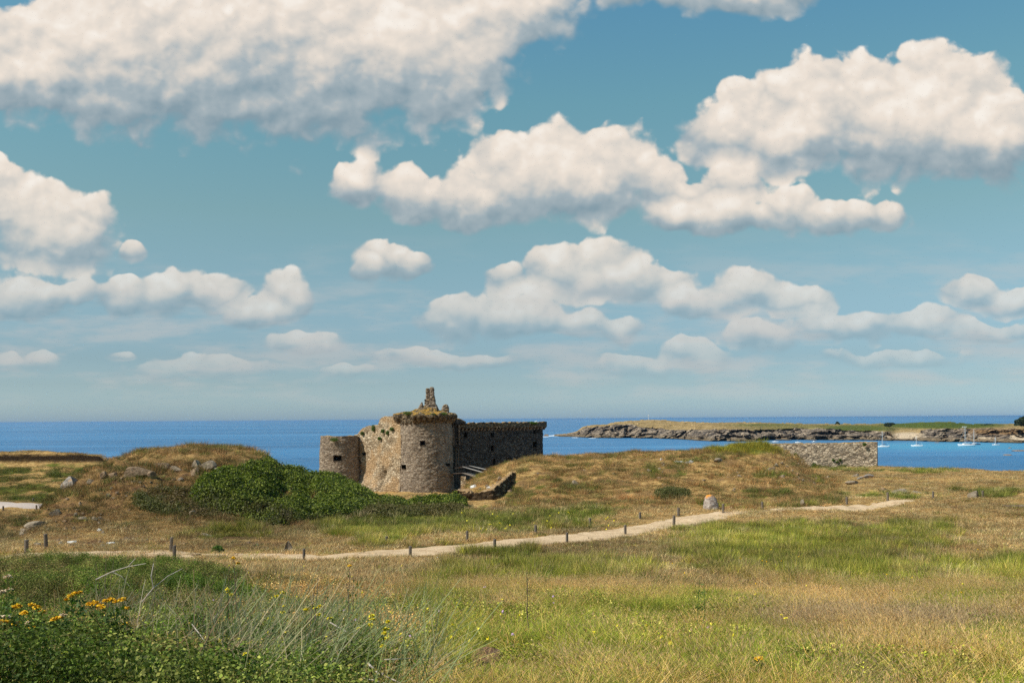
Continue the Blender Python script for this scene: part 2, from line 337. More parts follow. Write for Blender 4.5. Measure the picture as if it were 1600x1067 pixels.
def zones(x, y, z):
    """greenness, bare soil, mound, projected place"""
    px, py = proj(x, np.maximum(y, 1.0), z)
    n1 = fbm(x * 0.35, y * 0.35, o=4, seed=21); n2 = fbm(x * 1.3, y * 1.3, o=3, seed=22)
    wx = px + 170 * (fbm(x * 0.35, y * 0.35, o=4, seed=31, rough=0.6) - 0.5); wy = py + 44 * (fbm(x * 0.3 + 9, y * 0.3, o=4, seed=33, rough=0.6) - 0.5) * smooth(py, 740, 800)
    g = np.zeros_like(px)
    for c in GREEN: g = np.maximum(g, E(wx, wy, *c))
    near = smooth(y, 34, 16)
    g = np.maximum(g, (0.56 + 0.14 * smooth(y, 16, 8)) * near)
    for c in DRY: g = g * (1 - 0.75 * E(wx, wy, *c))
    g = np.clip(g + (n1 - 0.5) * 1.5 * (0.35 + 0.65 * np.maximum(near, smooth(g, 0.0, 0.5))) + (n2 - 0.5) * 0.6, 0, 1)
    mound = smooth(y, 51, 58) * (smooth(py, 800, 786) * smooth(px, 690, 760) * smooth(px, 1330, 1290) + smooth(px, 40, 90) * smooth(px, 520, 470) * smooth(y, 90, 80)) * smooth(y, 112, 104)
    g = g * (1 - mound) + mound * np.clip((n1 - 0.47) * 2.2 + (n2 - 0.5) * 1.4, 0, 0.8)
    top = E(px, py, 1165, 700, 60, 9) * mound
    soil = np.zeros_like(px)
    for c in DIRT: soil = np.maximum(soil, E(px, py, *c))
    soil = np.clip(soil * 1.1 * smooth(n2, 0.3, 0.6), 0, 1)
    soil = np.maximum(soil, mound * smooth(fbm(x * 0.8, y * 0.8, o=3, seed=44), 0.56, 0.72) * 0.8)
    lmd = smooth(y, 51, 58) * smooth(y, 86, 78) * smooth(px, 470, 330) * smooth(py, 705, 725)
    soil = np.maximum(soil, lmd * (0.6 + 0.4 * smooth(n2, 0.3, 0.6)))
    far_left = (px < 195) * smooth(y, 93, 97) * smooth(y, 119, 117)
    g = np.maximum(g, far_left * np.clip(0.5 + (n1 - 0.5) * 3, 0, 0.9))
    return g, soil, mound, top, px, py

MH = [(761, 1032, 34, 16), (777, 998, 20, 8), (700, 958, 30, 5), (770, 975, 30, 6)]
def bare(px, py):
    b = np.zeros_like(px)
    for c in MH: b = np.maximum(b, E(px, py, *c, 0.4))
    return b
def link(o, parent=None):
    COL.objects.link(o)
    if parent is not None: o.parent = parent
    return o
def tag(o, label=None, cat=None, group=None, kind=None):
    if label: o['label'] = label
    if cat: o['category'] = cat
    if group: o['group'] = group
    if kind: o['kind'] = kind
    return o
def mesh_np(name, verts, faces, mats, parent=None, smooth_=True, attrs=None, fm=None, loc=None):
    """faces: (n,3) or (n,4) arrays, or a list of such arrays"""
    me = bpy.data.meshes.new(name)
    verts = np.asarray(verts, np.float32)
    fl = faces if isinstance(faces, list) else [faces]
    fl = [np.asarray(f, np.int32) for f in fl if len(f)]
    me.vertices.add(len(verts)); me.vertices.foreach_set('co', verts.ravel())
    nl = sum(f.size for f in fl); nf = sum(len(f) for f in fl)
    me.loops.add(nl); me.loops.foreach_set('vertex_index', np.concatenate([f.ravel() for f in fl]))
    me.polygons.add(nf)
    sizes = np.concatenate([np.full(len(f), f.shape[1], np.int32) for f in fl])
    me.polygons.foreach_set('loop_start', np.concatenate([[0], np.cumsum(sizes)[:-1]]).astype(np.int32))
    me.polygons.foreach_set('loop_total', sizes)
    if smooth_: me.polygons.foreach_set('use_smooth', np.ones(nf, bool))
    if fm is not None: me.polygons.foreach_set('material_index', np.asarray(fm, np.int32))
    for k, v in (attrs or {}).items():
        v = np.asarray(v, np.float32)
        a = me.attributes.new(k, 'FLOAT' if v.ndim == 1 else 'FLOAT_VECTOR', 'POINT')
        a.data.foreach_set('value' if v.ndim == 1 else 'vector', v.ravel())
    me.update(calc_edges=True); me.validate()
    for m in (mats if isinstance(mats, (list, tuple)) else [mats]): me.materials.append(m)
    o = bpy.data.objects.new(name, me)
    if loc is not None: o.location = loc
    return link(o, parent)
def grid_faces(nu, nv, keep=None):
    i = np.arange(nu - 1)[:, None] * nv + np.arange(nv - 1)[None, :]
    f = np.stack([i, i + nv, i + nv + 1, i + 1], -1).reshape(-1, 4)
    return f if keep is None else f[keep.ravel()]

def mat(name, build, bump=None):
    m = bpy.data.materials.new(name); m.use_nodes = True; m.node_tree.nodes.clear()
    b = NB(m.node_tree); out = b.new('ShaderNodeOutputMaterial')
    b.l.new(build(b), out.inputs[0]); return m
def principled(b, col, rough=0.9, normal=None, spec=0.2, **kw):
    p = b.new('ShaderNodeBsdfPrincipled')
    b.put(p, 'Base Color', col if isinstance(col, bpy.types.NodeSocket) else (*col, 1))
    b.put(p, 'Roughness', rough); b.put(p, 'Specular IOR Level', spec)
    if normal is not None: b.l.new(normal, p.inputs['Normal'])
    for k, v in kw.items(): b.put(p, k.replace('_', ' '), v)
    return p.outputs[0]
def bumpn(b, h, strength=0.5, dist=0.1):
    n = b.new('ShaderNodeBump'); b.l.new(h, n.inputs['Height']); n.inputs['Strength'].default_value = strength; n.inputs['Distance'].default_value = dist
    return n.outputs[0]
def pos(b): return b.new('ShaderNodeNewGeometry').outputs['Position']

# ------------------------------------------------------------------ ground
def ground_mat(b):
    P = pos(b)
    g = b.attr('green', out='Fac'); s = b.attr('soil', out='Fac'); pa = b.attr('path', out='Fac'); dk = b.attr('dark', out='Fac'); up = b.attr('top', out='Fac')
    n1 = b.noise(P, 2.2, 6, 0.65); n2 = b.noise(P, 14.0, 5, 0.7); n3 = b.noise(P, 0.5, 4, 0.6)
    dry = b.ramp(b.m('MULTIPLY_ADD', b.m('SUBTRACT', n2, 0.5), 0.5, n1), [(0.25, (0.13, 0.070, 0.026)), (0.42, (0.34, 0.195, 0.070)), (0.56, (0.54, 0.33, 0.125)), (0.75, (0.66, 0.46, 0.20))])
    grn = b.ramp(b.m('MULTIPLY_ADD', b.m('SUBTRACT', n2, 0.5), 0.6, n1), [(0.25, (0.030, 0.036, 0.008)), (0.5, (0.12, 0.13, 0.022)), (0.75, (0.25, 0.23, 0.055))])
    c = b.mix(b.sstep(b.m('MULTIPLY_ADD', b.m('SUBTRACT', n1, 0.5), 0.9, g), 0.25, 0.75), dry, grn)
    c = b.mix(b.attr('thatch_shade', out='Fac'), c, b.ramp(n2, [(0.3, (0.030, 0.022, 0.010)), (0.7, (0.13, 0.095, 0.045))]))  # dark litter, with the shade between the blades painted into it
    soil = b.ramp(n2, [(0.3, (0.050, 0.026, 0.014)), (0.55, (0.155, 0.080, 0.040)), (0.8, (0.38, 0.25, 0.15))])
    c = b.mix(b.m('MULTIPLY', s, b.sstep(n1, 0.3, 0.6)), c, soil)
    c = b.mix(up, c, (0.16, 0.17, 0.03))
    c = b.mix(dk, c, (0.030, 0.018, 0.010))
    sand = b.ramp(n2, [(0.3, (0.40, 0.27, 0.17)), (0.7, (0.60, 0.45, 0.31))])
    c = b.mix(b.sstep(b.m('MULTIPLY_ADD', b.m('SUBTRACT', n1, 0.5), 0.8, pa), 0.35, 0.65), c, sand)
    h = b.m('MULTIPLY_ADD', n2, 0.5, n1)
    return principled(b, c, 1.0, bumpn(b, h, 0.9, 0.25), 0.05)
M_ground = mat('dry_turf', ground_mat)
pxs = np.concatenate([np.arange(-1500, -60, 24.0), np.arange(-60, 1661, 3.0), np.arange(1664, 3101, 24.0)])
dd = np.concatenate([[0.5, 1.2], np.geomspace(2.0, 44, 130), np.arange(44.3, 125, 0.30), np.geomspace(125.5, 318, 70)])
gx = (pxs[:, None] - HX) / F * np.maximum(dd[None, :], 6.0); gy = np.broadcast_to(dd[None, :], gx.shape)
gz = ground(gx, gy)
gr, so_, mo_, tp_, gpx, gpy = zones(gx, gy, gz)
pd = path_dist(gx, gy).reshape(gx.shape)
pth = 1 - smooth(pd, 0.75, 1.25)
patchy = np.where((gpx < 560) | ((gpx > 1125) & (gpx < 1250)), 0.75, 1.0)
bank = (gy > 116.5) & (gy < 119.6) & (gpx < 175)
dark = bank * smooth(gpy, 725, 719) * smooth(gpy, 708, 711)  # dark soil band, with the shade under the turf lip painted in
NV0 = gx.size
ge = dict(green=gr.ravel(), soil=so_.ravel(), path=(pth * patchy * smooth(fbm(gx * 0.8, gy * 0.8, o=3, seed=61), 0.2, 0.5)).ravel() * 0.0, dark=dark.ravel(), top=tp_.ravel(), thatch_shade=(smooth(gy, 30, 18) * 0.85 + 0.5 * (gr > 0.5) * smooth(gy, 29, 31) * smooth(gy, 60, 50)).clip(0, 1).ravel())
vv_ = np.stack([gx, gy, gz], -1).reshape(-1, 3)
# the field goes on behind the viewer
bx = np.linspace(-5.2, 5.2, 24); by = np.linspace(0.6, -60, 30)
BX, BY = np.meshgrid(np.linspace(-60, 60, 60), by, indexing='ij'); BZ = np.full(BX.shape, EYE - 1.60) + 0.2 * (fbm(BX * 0.3, BY * 0.3, o=3, seed=2) - 0.5) - 0.12
vb = np.stack([BX, BY, BZ], -1).reshape(-1, 3)
fb = grid_faces(60, 30) + NV0
for k in ge: ge[k] = np.concatenate([ge[k], np.full(len(vb), 0.5 if k == 'green' else 0.0)])
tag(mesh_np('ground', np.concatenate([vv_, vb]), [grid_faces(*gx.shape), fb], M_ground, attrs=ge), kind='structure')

# path: a sheet of trodden sand laid just over the turf
def path_mat(b):
    P = pos(b); n2 = b.noise(P, 11, 6, 0.7); n1 = b.noise(P, 1.6, 4, 0.6)
    c = b.ramp(b.m('MULTIPLY_ADD', b.m('SUBTRACT', n1, 0.5), 0.6, n2), [(0.3, (0.36, 0.235, 0.13)), (0.5, (0.56, 0.39, 0.235)), (0.7, (0.68, 0.50, 0.33))])
    return principled(b, c, 1.0, bumpn(b, n2, 0.5, 0.05), 0.05)
M_path = mat('trodden_sand', path_mat)
def ribbon(name, C, m, lift=0.03, ed=0.35, seed=0, n=9):
    T = np.gradient(C[:, :2], axis=0); T /= np.linalg.norm(T, axis=1)[:, None]; N = np.stack([-T[:, 1], T[:, 0]], 1)
    s = np.linspace(-1, 1, n)
    w = C[:, 2:3] * (1 + ed * 2 * (np.stack([fbm(C[:, 0] * 0.9, C[:, 1] * 0.9 + 7 * sd_, o=3, seed=seed) for sd_ in (0, 1)], 1) - 0.5).repeat([n // 2 + 1, n // 2], 1)) * np.abs(s) * np.sign(s)
    X = C[:, 0:1] + N[:, 0:1] * w; Y = C[:, 1:2] + N[:, 1:2] * w
    Z = ground(X, Y) + lift * (1 - np.abs(s) ** 6 * 1.6)
    return tag(mesh_np(name, np.stack([X, Y, Z], -1).reshape(-1, 3), grid_faces(*X.shape), m), kind='structure')
ribbon('path', PC, M_path)
# grey road end on the left
rd = [hit(x_, 791.5, d0=80, f=g0) for x_ in np.linspace(-260, 66, 30)]
RC = np.array([(p_.x, p_.y, 2.9) for p_ in rd])
def road_mat(b):
    n2 = b.noise(pos(b), 5, 6, 0.7); return principled(b, b.ramp(n2, [(0.3, (0.40, 0.31, 0.26)), (0.7, (0.56, 0.46, 0.40))]), 1.0, None, 0.05)
ribbon('road', RC, mat('pale_gravel', road_mat), 0.12, 0.1, 5)

# ------------------------------------------------------------------ sea
def sea_mat(b):
    P = pos(b)
    mp = b.new('ShaderNodeMapping'); b.l.new(P, mp.inputs[0]); mp.inputs['Scale'].default_value = (0.0022, 0.014, 1)
    st0 = b.noise(mp.outputs[0], 1.0, 5, 0.6)
    mp3 = b.new('ShaderNodeMapping'); b.l.new(P, mp3.inputs[0]); mp3.inputs['Scale'].default_value = (0.00035, 0.0016, 1)
    st = b.m('ADD', b.m('MULTIPLY', st0, 0.45), b.m('MULTIPLY', b.noise(mp3.outputs[0], 1.0, 6, 0.65), 0.55))
    mp2 = b.new('ShaderNodeMapping'); b.l.new(P, mp2.inputs[0]); mp2.inputs['Scale'].default_value = (0.12, 0.35, 1)
    wv = b.noise(mp2.outputs[0], 1.0, 5, 0.65)
    shal = b.attr('shallow', out='Fac')
    c = b.ramp(st, [(0.36, (0.008, 0.070, 0.17)), (0.47, (0.014, 0.115, 0.26)), (0.55, (0.030, 0.165, 0.34)), (0.64, (0.10, 0.28, 0.45))])
    c = b.mix(b.sstep(wv, 0.45, 0.75), c, b.mix(0.6, c, (0.05, 0.22, 0.40)))
    c = b.mix(shal, c, (0.035, 0.27, 0.42))
    h = b.noise(mp2.outputs[0], 2.5, 4, 0.6)
    N = bumpn(b, h, 0.35, 0.6)
    dif = b.new('ShaderNodeBsdfDiffuse'); b.l.new(c, dif.inputs[0])
    gl = b.new('ShaderNodeBsdfGlossy'); gl.inputs['Roughness'].default_value = 0.28; b.l.new(N, gl.inputs['Normal']); gl.inputs[0].default_value = (0.8, 0.9, 1, 1)
    lw = b.new('ShaderNodeLayerWeight'); lw.inputs['Blend'].default_value = 0.12; b.l.new(N, lw.inputs['Normal'])
    mx = b.new('ShaderNodeMixShader'); b.l.new(b.m('MULTIPLY', lw.outputs['Fresnel'], 0.45, clamp=True), mx.inputs[0])
    b.l.new(dif.outputs[0], mx.inputs[1]); b.l.new(gl.outputs[0], mx.inputs[2])
    return mx.outputs[0]
M_sea = mat('sea_water', sea_mat)
sx_ = np.concatenate([-np.geomspace(60000, 600, 18), np.linspace(-500, 700, 61), np.geomspace(760, 60000, 18)])
sy_ = np.concatenate([[-40000, -4000, -400], np.arange(60, 1100, 20.0), np.geomspace(1150, 60000, 22)])
SX, SY = np.meshgrid(sx_, sy_, indexing='ij')
spx, spy = proj(SX, np.maximum(SY, 1), 0 * SX)
SH = E(spx, spy, 1490, 697, 150, 6, 0.7) * 0.75
SH = np.where(SY > 0, np.maximum(SH, E(spx, spy, 1400, 697, 260, 5, 0.8) * 0.35), 0)
tag(mesh_np('sea', np.stack([SX, SY, 0 * SX], -1).reshape(-1, 3), grid_faces(*SX.shape), M_sea, attrs=dict(shallow=SH.ravel())), kind='structure')

# ------------------------------------------------------------------ headland across the bay
# bearing, shore row, cliff edge row, crest row
HEAD = [(866,681,680,680),(878,682,679,679),(900,682.5,676,675),(912,683,669,667),(925,683.5,667,665),(945,684,666,664),(962,684,664,660.5),(985,684,663,658.5),(1000,684.5,667,657.5),(1013,684.5,669,656),(1035,685,670,656.5),(1060,686,672,659),
 (1090,688,672,660.5),(1120,689,671,660.5),(1150,689,671,660),(1200,688,672,661),(1245,687,670,662),(1275,687.5,670,662.5),(1310,687.5,672,663),(1345,687.5,674,663),(1385,688,674,662),(1400,688,682,662),(1432,688.5,679,661),(1445,689,671,660.5),(1480,690,670,660.5),(1500,690,670,662),(1525,690.5,669.5,664),(1560,691,670,664),(1600,691,671.5,663.5),(1640,692,671,663),(1800,694,670,662)]
Hn = np.array(HEAD, float); hx = np.arange(866, 1801, 1.2)
hs, hc, hr = [pchip(Hn[:, 0], Hn[:, k], hx) for k in (1, 2, 3)]
dep = np.array([EYE / max(1e-4, -uv(a, b_)[1]) for a, b_ in zip(hx, hs)])
NC, NTP = 34, 30
hv, hcol = [], []
XX = np.zeros((len(hx), NC + NTP)); YY = XX.copy(); ZZ = XX.copy(); CF = XX.copy()
jag = 14 * (fbm(hx / 22.0, 0 * hx, o=5, seed=70, rough=0.65) - 0.5)
for j in range(NC + NTP):
    if j < NC:
        t = j / (NC - 1); row = hs + (hc - hs) * t; d = dep + jag * (1 - 0.3 * t) + (t ** 1.3) * 26 + (0 if t > 0.3 else (0.3 - t) * -20)
        CF[:, j] = 1
        sc = smooth(np.array([t]), 0.0, 0.12)[0]
    else:
        t = (j - NC + 1) / NTP; row = hc + (hr - hc) * (1 - (1 - t) ** 1.6); d = dep + jag * 0.7 + 26 + t * 170
    u_, v_ = uv(hx, row); XX[:, j] = u_ * d; YY[:, j] = d; ZZ[:, j] = EYE + v_ * d
    if j == 0: ZZ[:, j] = -1.5
# rocks: blocky relief on the cliff
amp = CF * np.minimum(1, (hs - hc)[:, None] / 10)
q1 = fbm(XX / 9, ZZ / 5, YY / 9, o=5, seed=71, rough=0.6); q2 = np.abs(fbm(XX / 5, ZZ / 6, YY / 14, o=4, seed=72) - 0.5)
q3 = np.floor(fbm(XX / 14, ZZ / 3.0, YY / 30, o=3, seed=75) * 9) / 9
YY2 = YY + amp * ((q1 - 0.5) * 34 + q2 * 30 + (q3 - 0.5) * 24)
ZZ2 = ZZ + amp * (vnoise(XX / 3.5, YY / 6, seed=73) - 0.5) * 2.2 * (ZZ > 1) + (1 - CF) * (fbm(XX / 14, YY / 14, o=3, seed=74) - 0.45) * 1.6 * smooth(hx, 900, 960)[:, None]
ZZ2 += (1 - CF) * np.where(fbm(XX / 5, YY / 12, o=2, seed=76) > 0.66, 0.7, 0)
# far side down to the water
XB, YB, ZB = XX[:, -1:] * (1 + 60 / YY[:, -1:]), YY2[:, -1:] + 60, np.full((len(hx), 1), -2.0)
XX = np.concatenate([XX, XB], 1); YY2 = np.concatenate([YY2, YB], 1); ZZ2 = np.concatenate([ZZ2, ZB], 1); CF = np.concatenate([CF, CF[:, -1:]], 1)
hpx = np.broadcast_to(hx[:, None], XX.shape)
hrow = proj(XX, YY2, ZZ2)[1]
grn = np.maximum.reduce([E(hpx, hrow, 1470, 664, 95, 5, 0.4), E(hpx, hrow, 1340, 669, 60, 5, 0.5) * 0.75, 0.35 * E(hpx, hrow, 1280, 668, 110, 5, 0.6), 0.5 * E(hpx, hrow, 1200, 664, 60, 2.2, 0.6)]) * (1 - CF * 0.4)
snd = np.maximum.reduce([E(hpx, hrow, 1418, 680.5, 26, 5, 0.35), E(hpx, hrow, 1592, 684, 16, 4.5, 0.3), E(hpx, hrow, 1545, 684, 14, 1.2, 0.5)])
org = E(hpx, hrow, 1570, 674, 60, 5, 0.5) * CF
def head_mat(b):
    P = pos(b); cf = b.attr('cliff', out='Fac'); g = b.attr('green', out='Fac'); s = b.attr('sand', out='Fac'); og = b.attr('ochre', out='Fac')
    n1 = b.noise(P, 0.12, 6, 0.65); n2 = b.noise(P, 0.6, 5, 0.7)
    mp = b.new('ShaderNodeMapping'); b.l.new(P, mp.inputs[0]); mp.inputs['Scale'].default_value = (0.25, 0.12, 0.7); mp.inputs['Rotation'].default_value = (0, 0.5, 0)
    vr = b.vor(mp.outputs[0], 1.0, 'F1', 'Distance')
    rock = b.ramp(b.m('MULTIPLY_ADD', b.m('SUBTRACT', n2, 0.5), 1.1, n1), [(0.30, (0.050, 0.042, 0.038)), (0.5, (0.22, 0.165, 0.12)), (0.66, (0.50, 0.38, 0.27))])
    rock = b.mix(b.sstep(vr, 0.25, 0.75, 0.0, 0.55), rock, (0.05, 0.042, 0.04))
    z = b.new('ShaderNodeSeparateXYZ'); b.l.new(P, z.inputs[0])
    rock = b.mix(b.m('MULTIPLY', b.sstep(z.outputs[2], 3.2, 1.0), 0.6), rock, (0.20, 0.14, 0.075))
    rock = b.mix(b.m('MULTIPLY', b.sstep(z.outputs[2], 0.9, 0.2), 0.85), rock, (0.030, 0.024, 0.018))
    rock = b.mix(b.m('MULTIPLY', og, 0.7), rock, b.ramp(n2, [(0.35, (0.10, 0.05, 0.02)), (0.65, (0.42, 0.24, 0.10))]))
    turf = b.ramp(b.m('MULTIPLY_ADD', b.m('SUBTRACT', n2, 0.5), 0.7, n1), [(0.3, (0.15, 0.105, 0.045)), (0.5, (0.34, 0.225, 0.095)), (0.7, (0.50, 0.35, 0.18))])
    gt = b.ramp(n2, [(0.3, (0.045, 0.062, 0.014)), (0.7, (0.12, 0.15, 0.030))])
    turf = b.mix(g, turf, gt)
    c = b.mix(b.sstep(cf, 0.3, 0.7), turf, rock)
    c = b.mix(b.m('MULTIPLY', g, b.sstep(cf, 0.9, 0.4)), c, gt)
    c = b.mix(s, c, (0.54, 0.41, 0.28))
    return principled(b, c, 1.0, bumpn(b, b.m('MULTIPLY_ADD', n2, 0.6, b.m('MULTIPLY', b.m('MULTIPLY', vr, 0.8), cf)), 1.0, 2.0), 0.05)
M_head = mat('headland_rock', head_mat)
tag(mesh_np('headland', np.stack([XX, YY2, ZZ2], -1).reshape(-1, 3), grid_faces(*XX.shape)[:, ::-1], M_head, smooth_=False,
    attrs=dict(cliff=CF.ravel(), green=grn.ravel(), sand=snd.ravel(), ochre=org.ravel())), kind='structure')

# ------------------------------------------------------------------ materials of the buildings and stones
def stone_mat(name, c0, c1, c2, sc=2.2, lichen=0.0, bump=0.9, dk=0.25, warm=None):
    def f(b):
        P = pos(b)
        wob = b.v('ADD', P, b.v('MULTIPLY', b.noise(P, 1.5, 3, 0.6, out=1), (0.5, 0.5, 0.35)))
        mp = b.new('ShaderNodeMapping'); b.l.new(wob, mp.inputs[0]); mp.inputs['Scale'].default_value = (sc, sc, sc * 1.7)
        ed = b.vor(mp.outputs[0], 1.0, 'DISTANCE_TO_EDGE', 'Distance')
        cell = b.vor(mp.outputs[0], 1.0, 'F1', 'Color'); cs = b.new('ShaderNodeSeparateColor'); b.l.new(cell, cs.inputs[0])
        n = b.noise(P, 5.0, 5, 0.7); big = b.noise(P, 0.35, 4, 0.6)
        v = b.m('ADD', b.m('MULTIPLY_ADD', cs.outputs[0], 0.55, b.m('MULTIPLY', big, 0.35)), b.m('MULTIPLY', b.m('SUBTRACT', n, 0.5), 0.6))
        c = b.ramp(v, [(0.12, c0), (0.45, c1), (0.85, c2)])
        c = b.mix(b.sstep(ed, 0.10, 0.0, 0.0, 0.75), c, tuple(x * dk for x in c1))
        if warm: c = b.mix(b.m('MULTIPLY', b.sstep(big, 0.45, 0.62), 0.7), c, warm)
        if lichen:
            nz = b.new('ShaderNodeSeparateXYZ'); b.l.new(b.new('ShaderNodeNewGeometry').outputs['Normal'], nz.inputs[0])
            l = b.m('MULTIPLY', b.sstep(nz.outputs[2], 0.35, 0.8), b.sstep(b.noise(P, 1.1, 4, 0.7), 0.42, 0.56))
            c = b.mix(b.m('MULTIPLY', l, lichen), c, b.ramp(n, [(0.35, (0.16, 0.15, 0.03)), (0.5, (0.42, 0.22, 0.04)), (0.7, (0.55, 0.30, 0.06))]))
        h = b.m('ADD', b.m('MULTIPLY', b.sstep(ed, 0.0, 0.16), 0.8), b.m('MULTIPLY', n, 0.8))
        return principled(b, c, 0.95, bumpn(b, h, bump, 0.12), 0.1)
    return mat(name, f)
M_stone = stone_mat('grey_masonry', (0.14, 0.105, 0.078), (0.265, 0.20, 0.145), (0.39, 0.31, 0.235), lichen=0.8, dk=0.45, bump=0.7)
M_tan = stone_mat('tan_rubble_masonry', (0.20, 0.14, 0.085), (0.44, 0.33, 0.215), (0.62, 0.50, 0.36), sc=1.9, bump=1.0, dk=0.35, warm=(0.42, 0.26, 0.13))
M_dark = stone_mat('shade_darkened_masonry', (0.03, 0.028, 0.028), (0.085, 0.074, 0.066), (0.17, 0.15, 0.13), lichen=0.9)  # darker copy of the masonry: shade of the wall put into its colour
M_crown = stone_mat('lichen_covered_stone', (0.06, 0.045, 0.03), (0.17, 0.125, 0.08), (0.32, 0.24, 0.15), lichen=1.0)
M_ramp = stone_mat('pale_granite_blocks', (0.12, 0.095, 0.075), (0.38, 0.295, 0.21), (0.52, 0.42, 0.31), sc=2.1, lichen=0.9, bump=0.9, dk=0.4)
M_void = mat('painted_dark_opening', lambda b: principled(b, (0.012, 0.010, 0.009), 1.0, None, 0.0))  # unlit window interior, its darkness painted as near black
def rock_mat_(name, c0, c1, lich):
    def f(b):
        P = pos(b); n = b.noise(P, 6, 6, 0.7); n2 = b.noise(P, 1.6, 4, 0.6)
        c = b.ramp(n, [(0.3, c0), (0.7, c1)])
        if lich: c = b.mix(b.m('MULTIPLY', b.sstep(n2, 0.5, 0.6), lich), c, (0.50, 0.24, 0.05))
        return principled(b, c, 0.95, bumpn(b, n, 0.7, 0.08), 0.1)
    return mat(name, f)
M_rock = rock_mat_('grey_granite', (0.12, 0.088, 0.062), (0.38, 0.30, 0.215), 0.0)
M_rock_l = rock_mat_('lichened_granite', (0.10, 0.08, 0.07), (0.42, 0.36, 0.31), 0.5)
M_quartz = rock_mat_('white_quartz', (0.45, 0.42, 0.38), (0.75, 0.72, 0.68), 0.0)
M_brownrock = rock_mat_('brown_earthy_stone', (0.10, 0.06, 0.035), (0.36, 0.25, 0.16), 0.0)
M_turf = mat('wall_top_turf', lambda b: principled(b, b.ramp(b.noise(pos(b), 3, 4, 0.7), [(0.3, (0.05, 0.065, 0.015)), (0.6, (0.12, 0.13, 0.03)), (0.8, (0.35, 0.22, 0.06))]), 1.0, None, 0.0))
def wood_f(b):
    mp = b.new('ShaderNodeMapping'); b.l.new(b.new('ShaderNodeTexCoord').outputs['Object'], mp.inputs[0]); mp.inputs['Scale'].default_value = (30, 30, 2.5)
    n = b.noise(mp.outputs[0], 1.0, 4, 0.6)
    return principled(b, b.ramp(n, [(0.3, (0.055, 0.042, 0.033)), (0.5, (0.15, 0.12, 0.095)), (0.7, (0.28, 0.235, 0.19))]), 0.9, bumpn(b, n, 0.5, 0.01), 0.1)
M_wood = mat('weathered_wood', wood_f)
M_pale = mat('silvery_timber', lambda b: principled(b, b.ramp(b.noise(pos(b), 4, 3), [(0.3, (0.22, 0.20, 0.19)), (0.7, (0.32, 0.30, 0.28))]), 0.7))
M_darkwood = mat('dark_timber', lambda b: principled(b, (0.05, 0.035, 0.028), 0.9))

def empty(name, loc):
    o = bpy.data.objects.new(name, None); o.location = loc; o.empty_display_size = 0.3; return link(o)
def rebase(o, base):                   # parts are modelled in world space: keep them there under a thing whose origin is at its base
    o.matrix_parent_inverse = Matrix.Translation(Vector(base)).inverted(); return o

def recess(px, py, w, h, p, nrm, depth, parent, wname='window'):
    """dark window hole: five inner faces set behind the wall face at p"""
    n = Vector(nrm).normalized(); t = Vector((0, 0, 1)).cross(n).normalized(); up = Vector((0, 0, 1))
    c = Vector(p); vs_ = []
    for k, dd_ in ((1.12, 0.12), (1.12, -depth)):
        for a, b_ in ((-1, -1), (1, -1), (1, 1), (-1, 1)):
            vs_.append(c + t * a * w / 2 * k + up * b_ * h / 2 * k + n * dd_)
    f = [[4, 5, 6, 7], [0, 1, 5, 4], [1, 2, 6, 5], [2, 3, 7, 6], [3, 0, 4, 7]]
    return mesh_np(wname, vs_, np.array(f), M_void, parent, smooth_=False)
def rough(X, Y, Z, NX, NY, a1=0.16, a2=0.07, seed=0):
    S = np.arctan2(Y, X) * 0 + (X * 0.7 - Y * 0.7)
    d = (fbm(X * 0.6, Y * 0.6, Z * 0.6, o=3, seed=seed) - 0.5) * 2 * a1 + (vnoise(X * 2.6, Y * 2.6, Z * 4.2, seed=seed + 9) - 0.5) * 2 * a2
    return X + NX * d, Y + NY * d

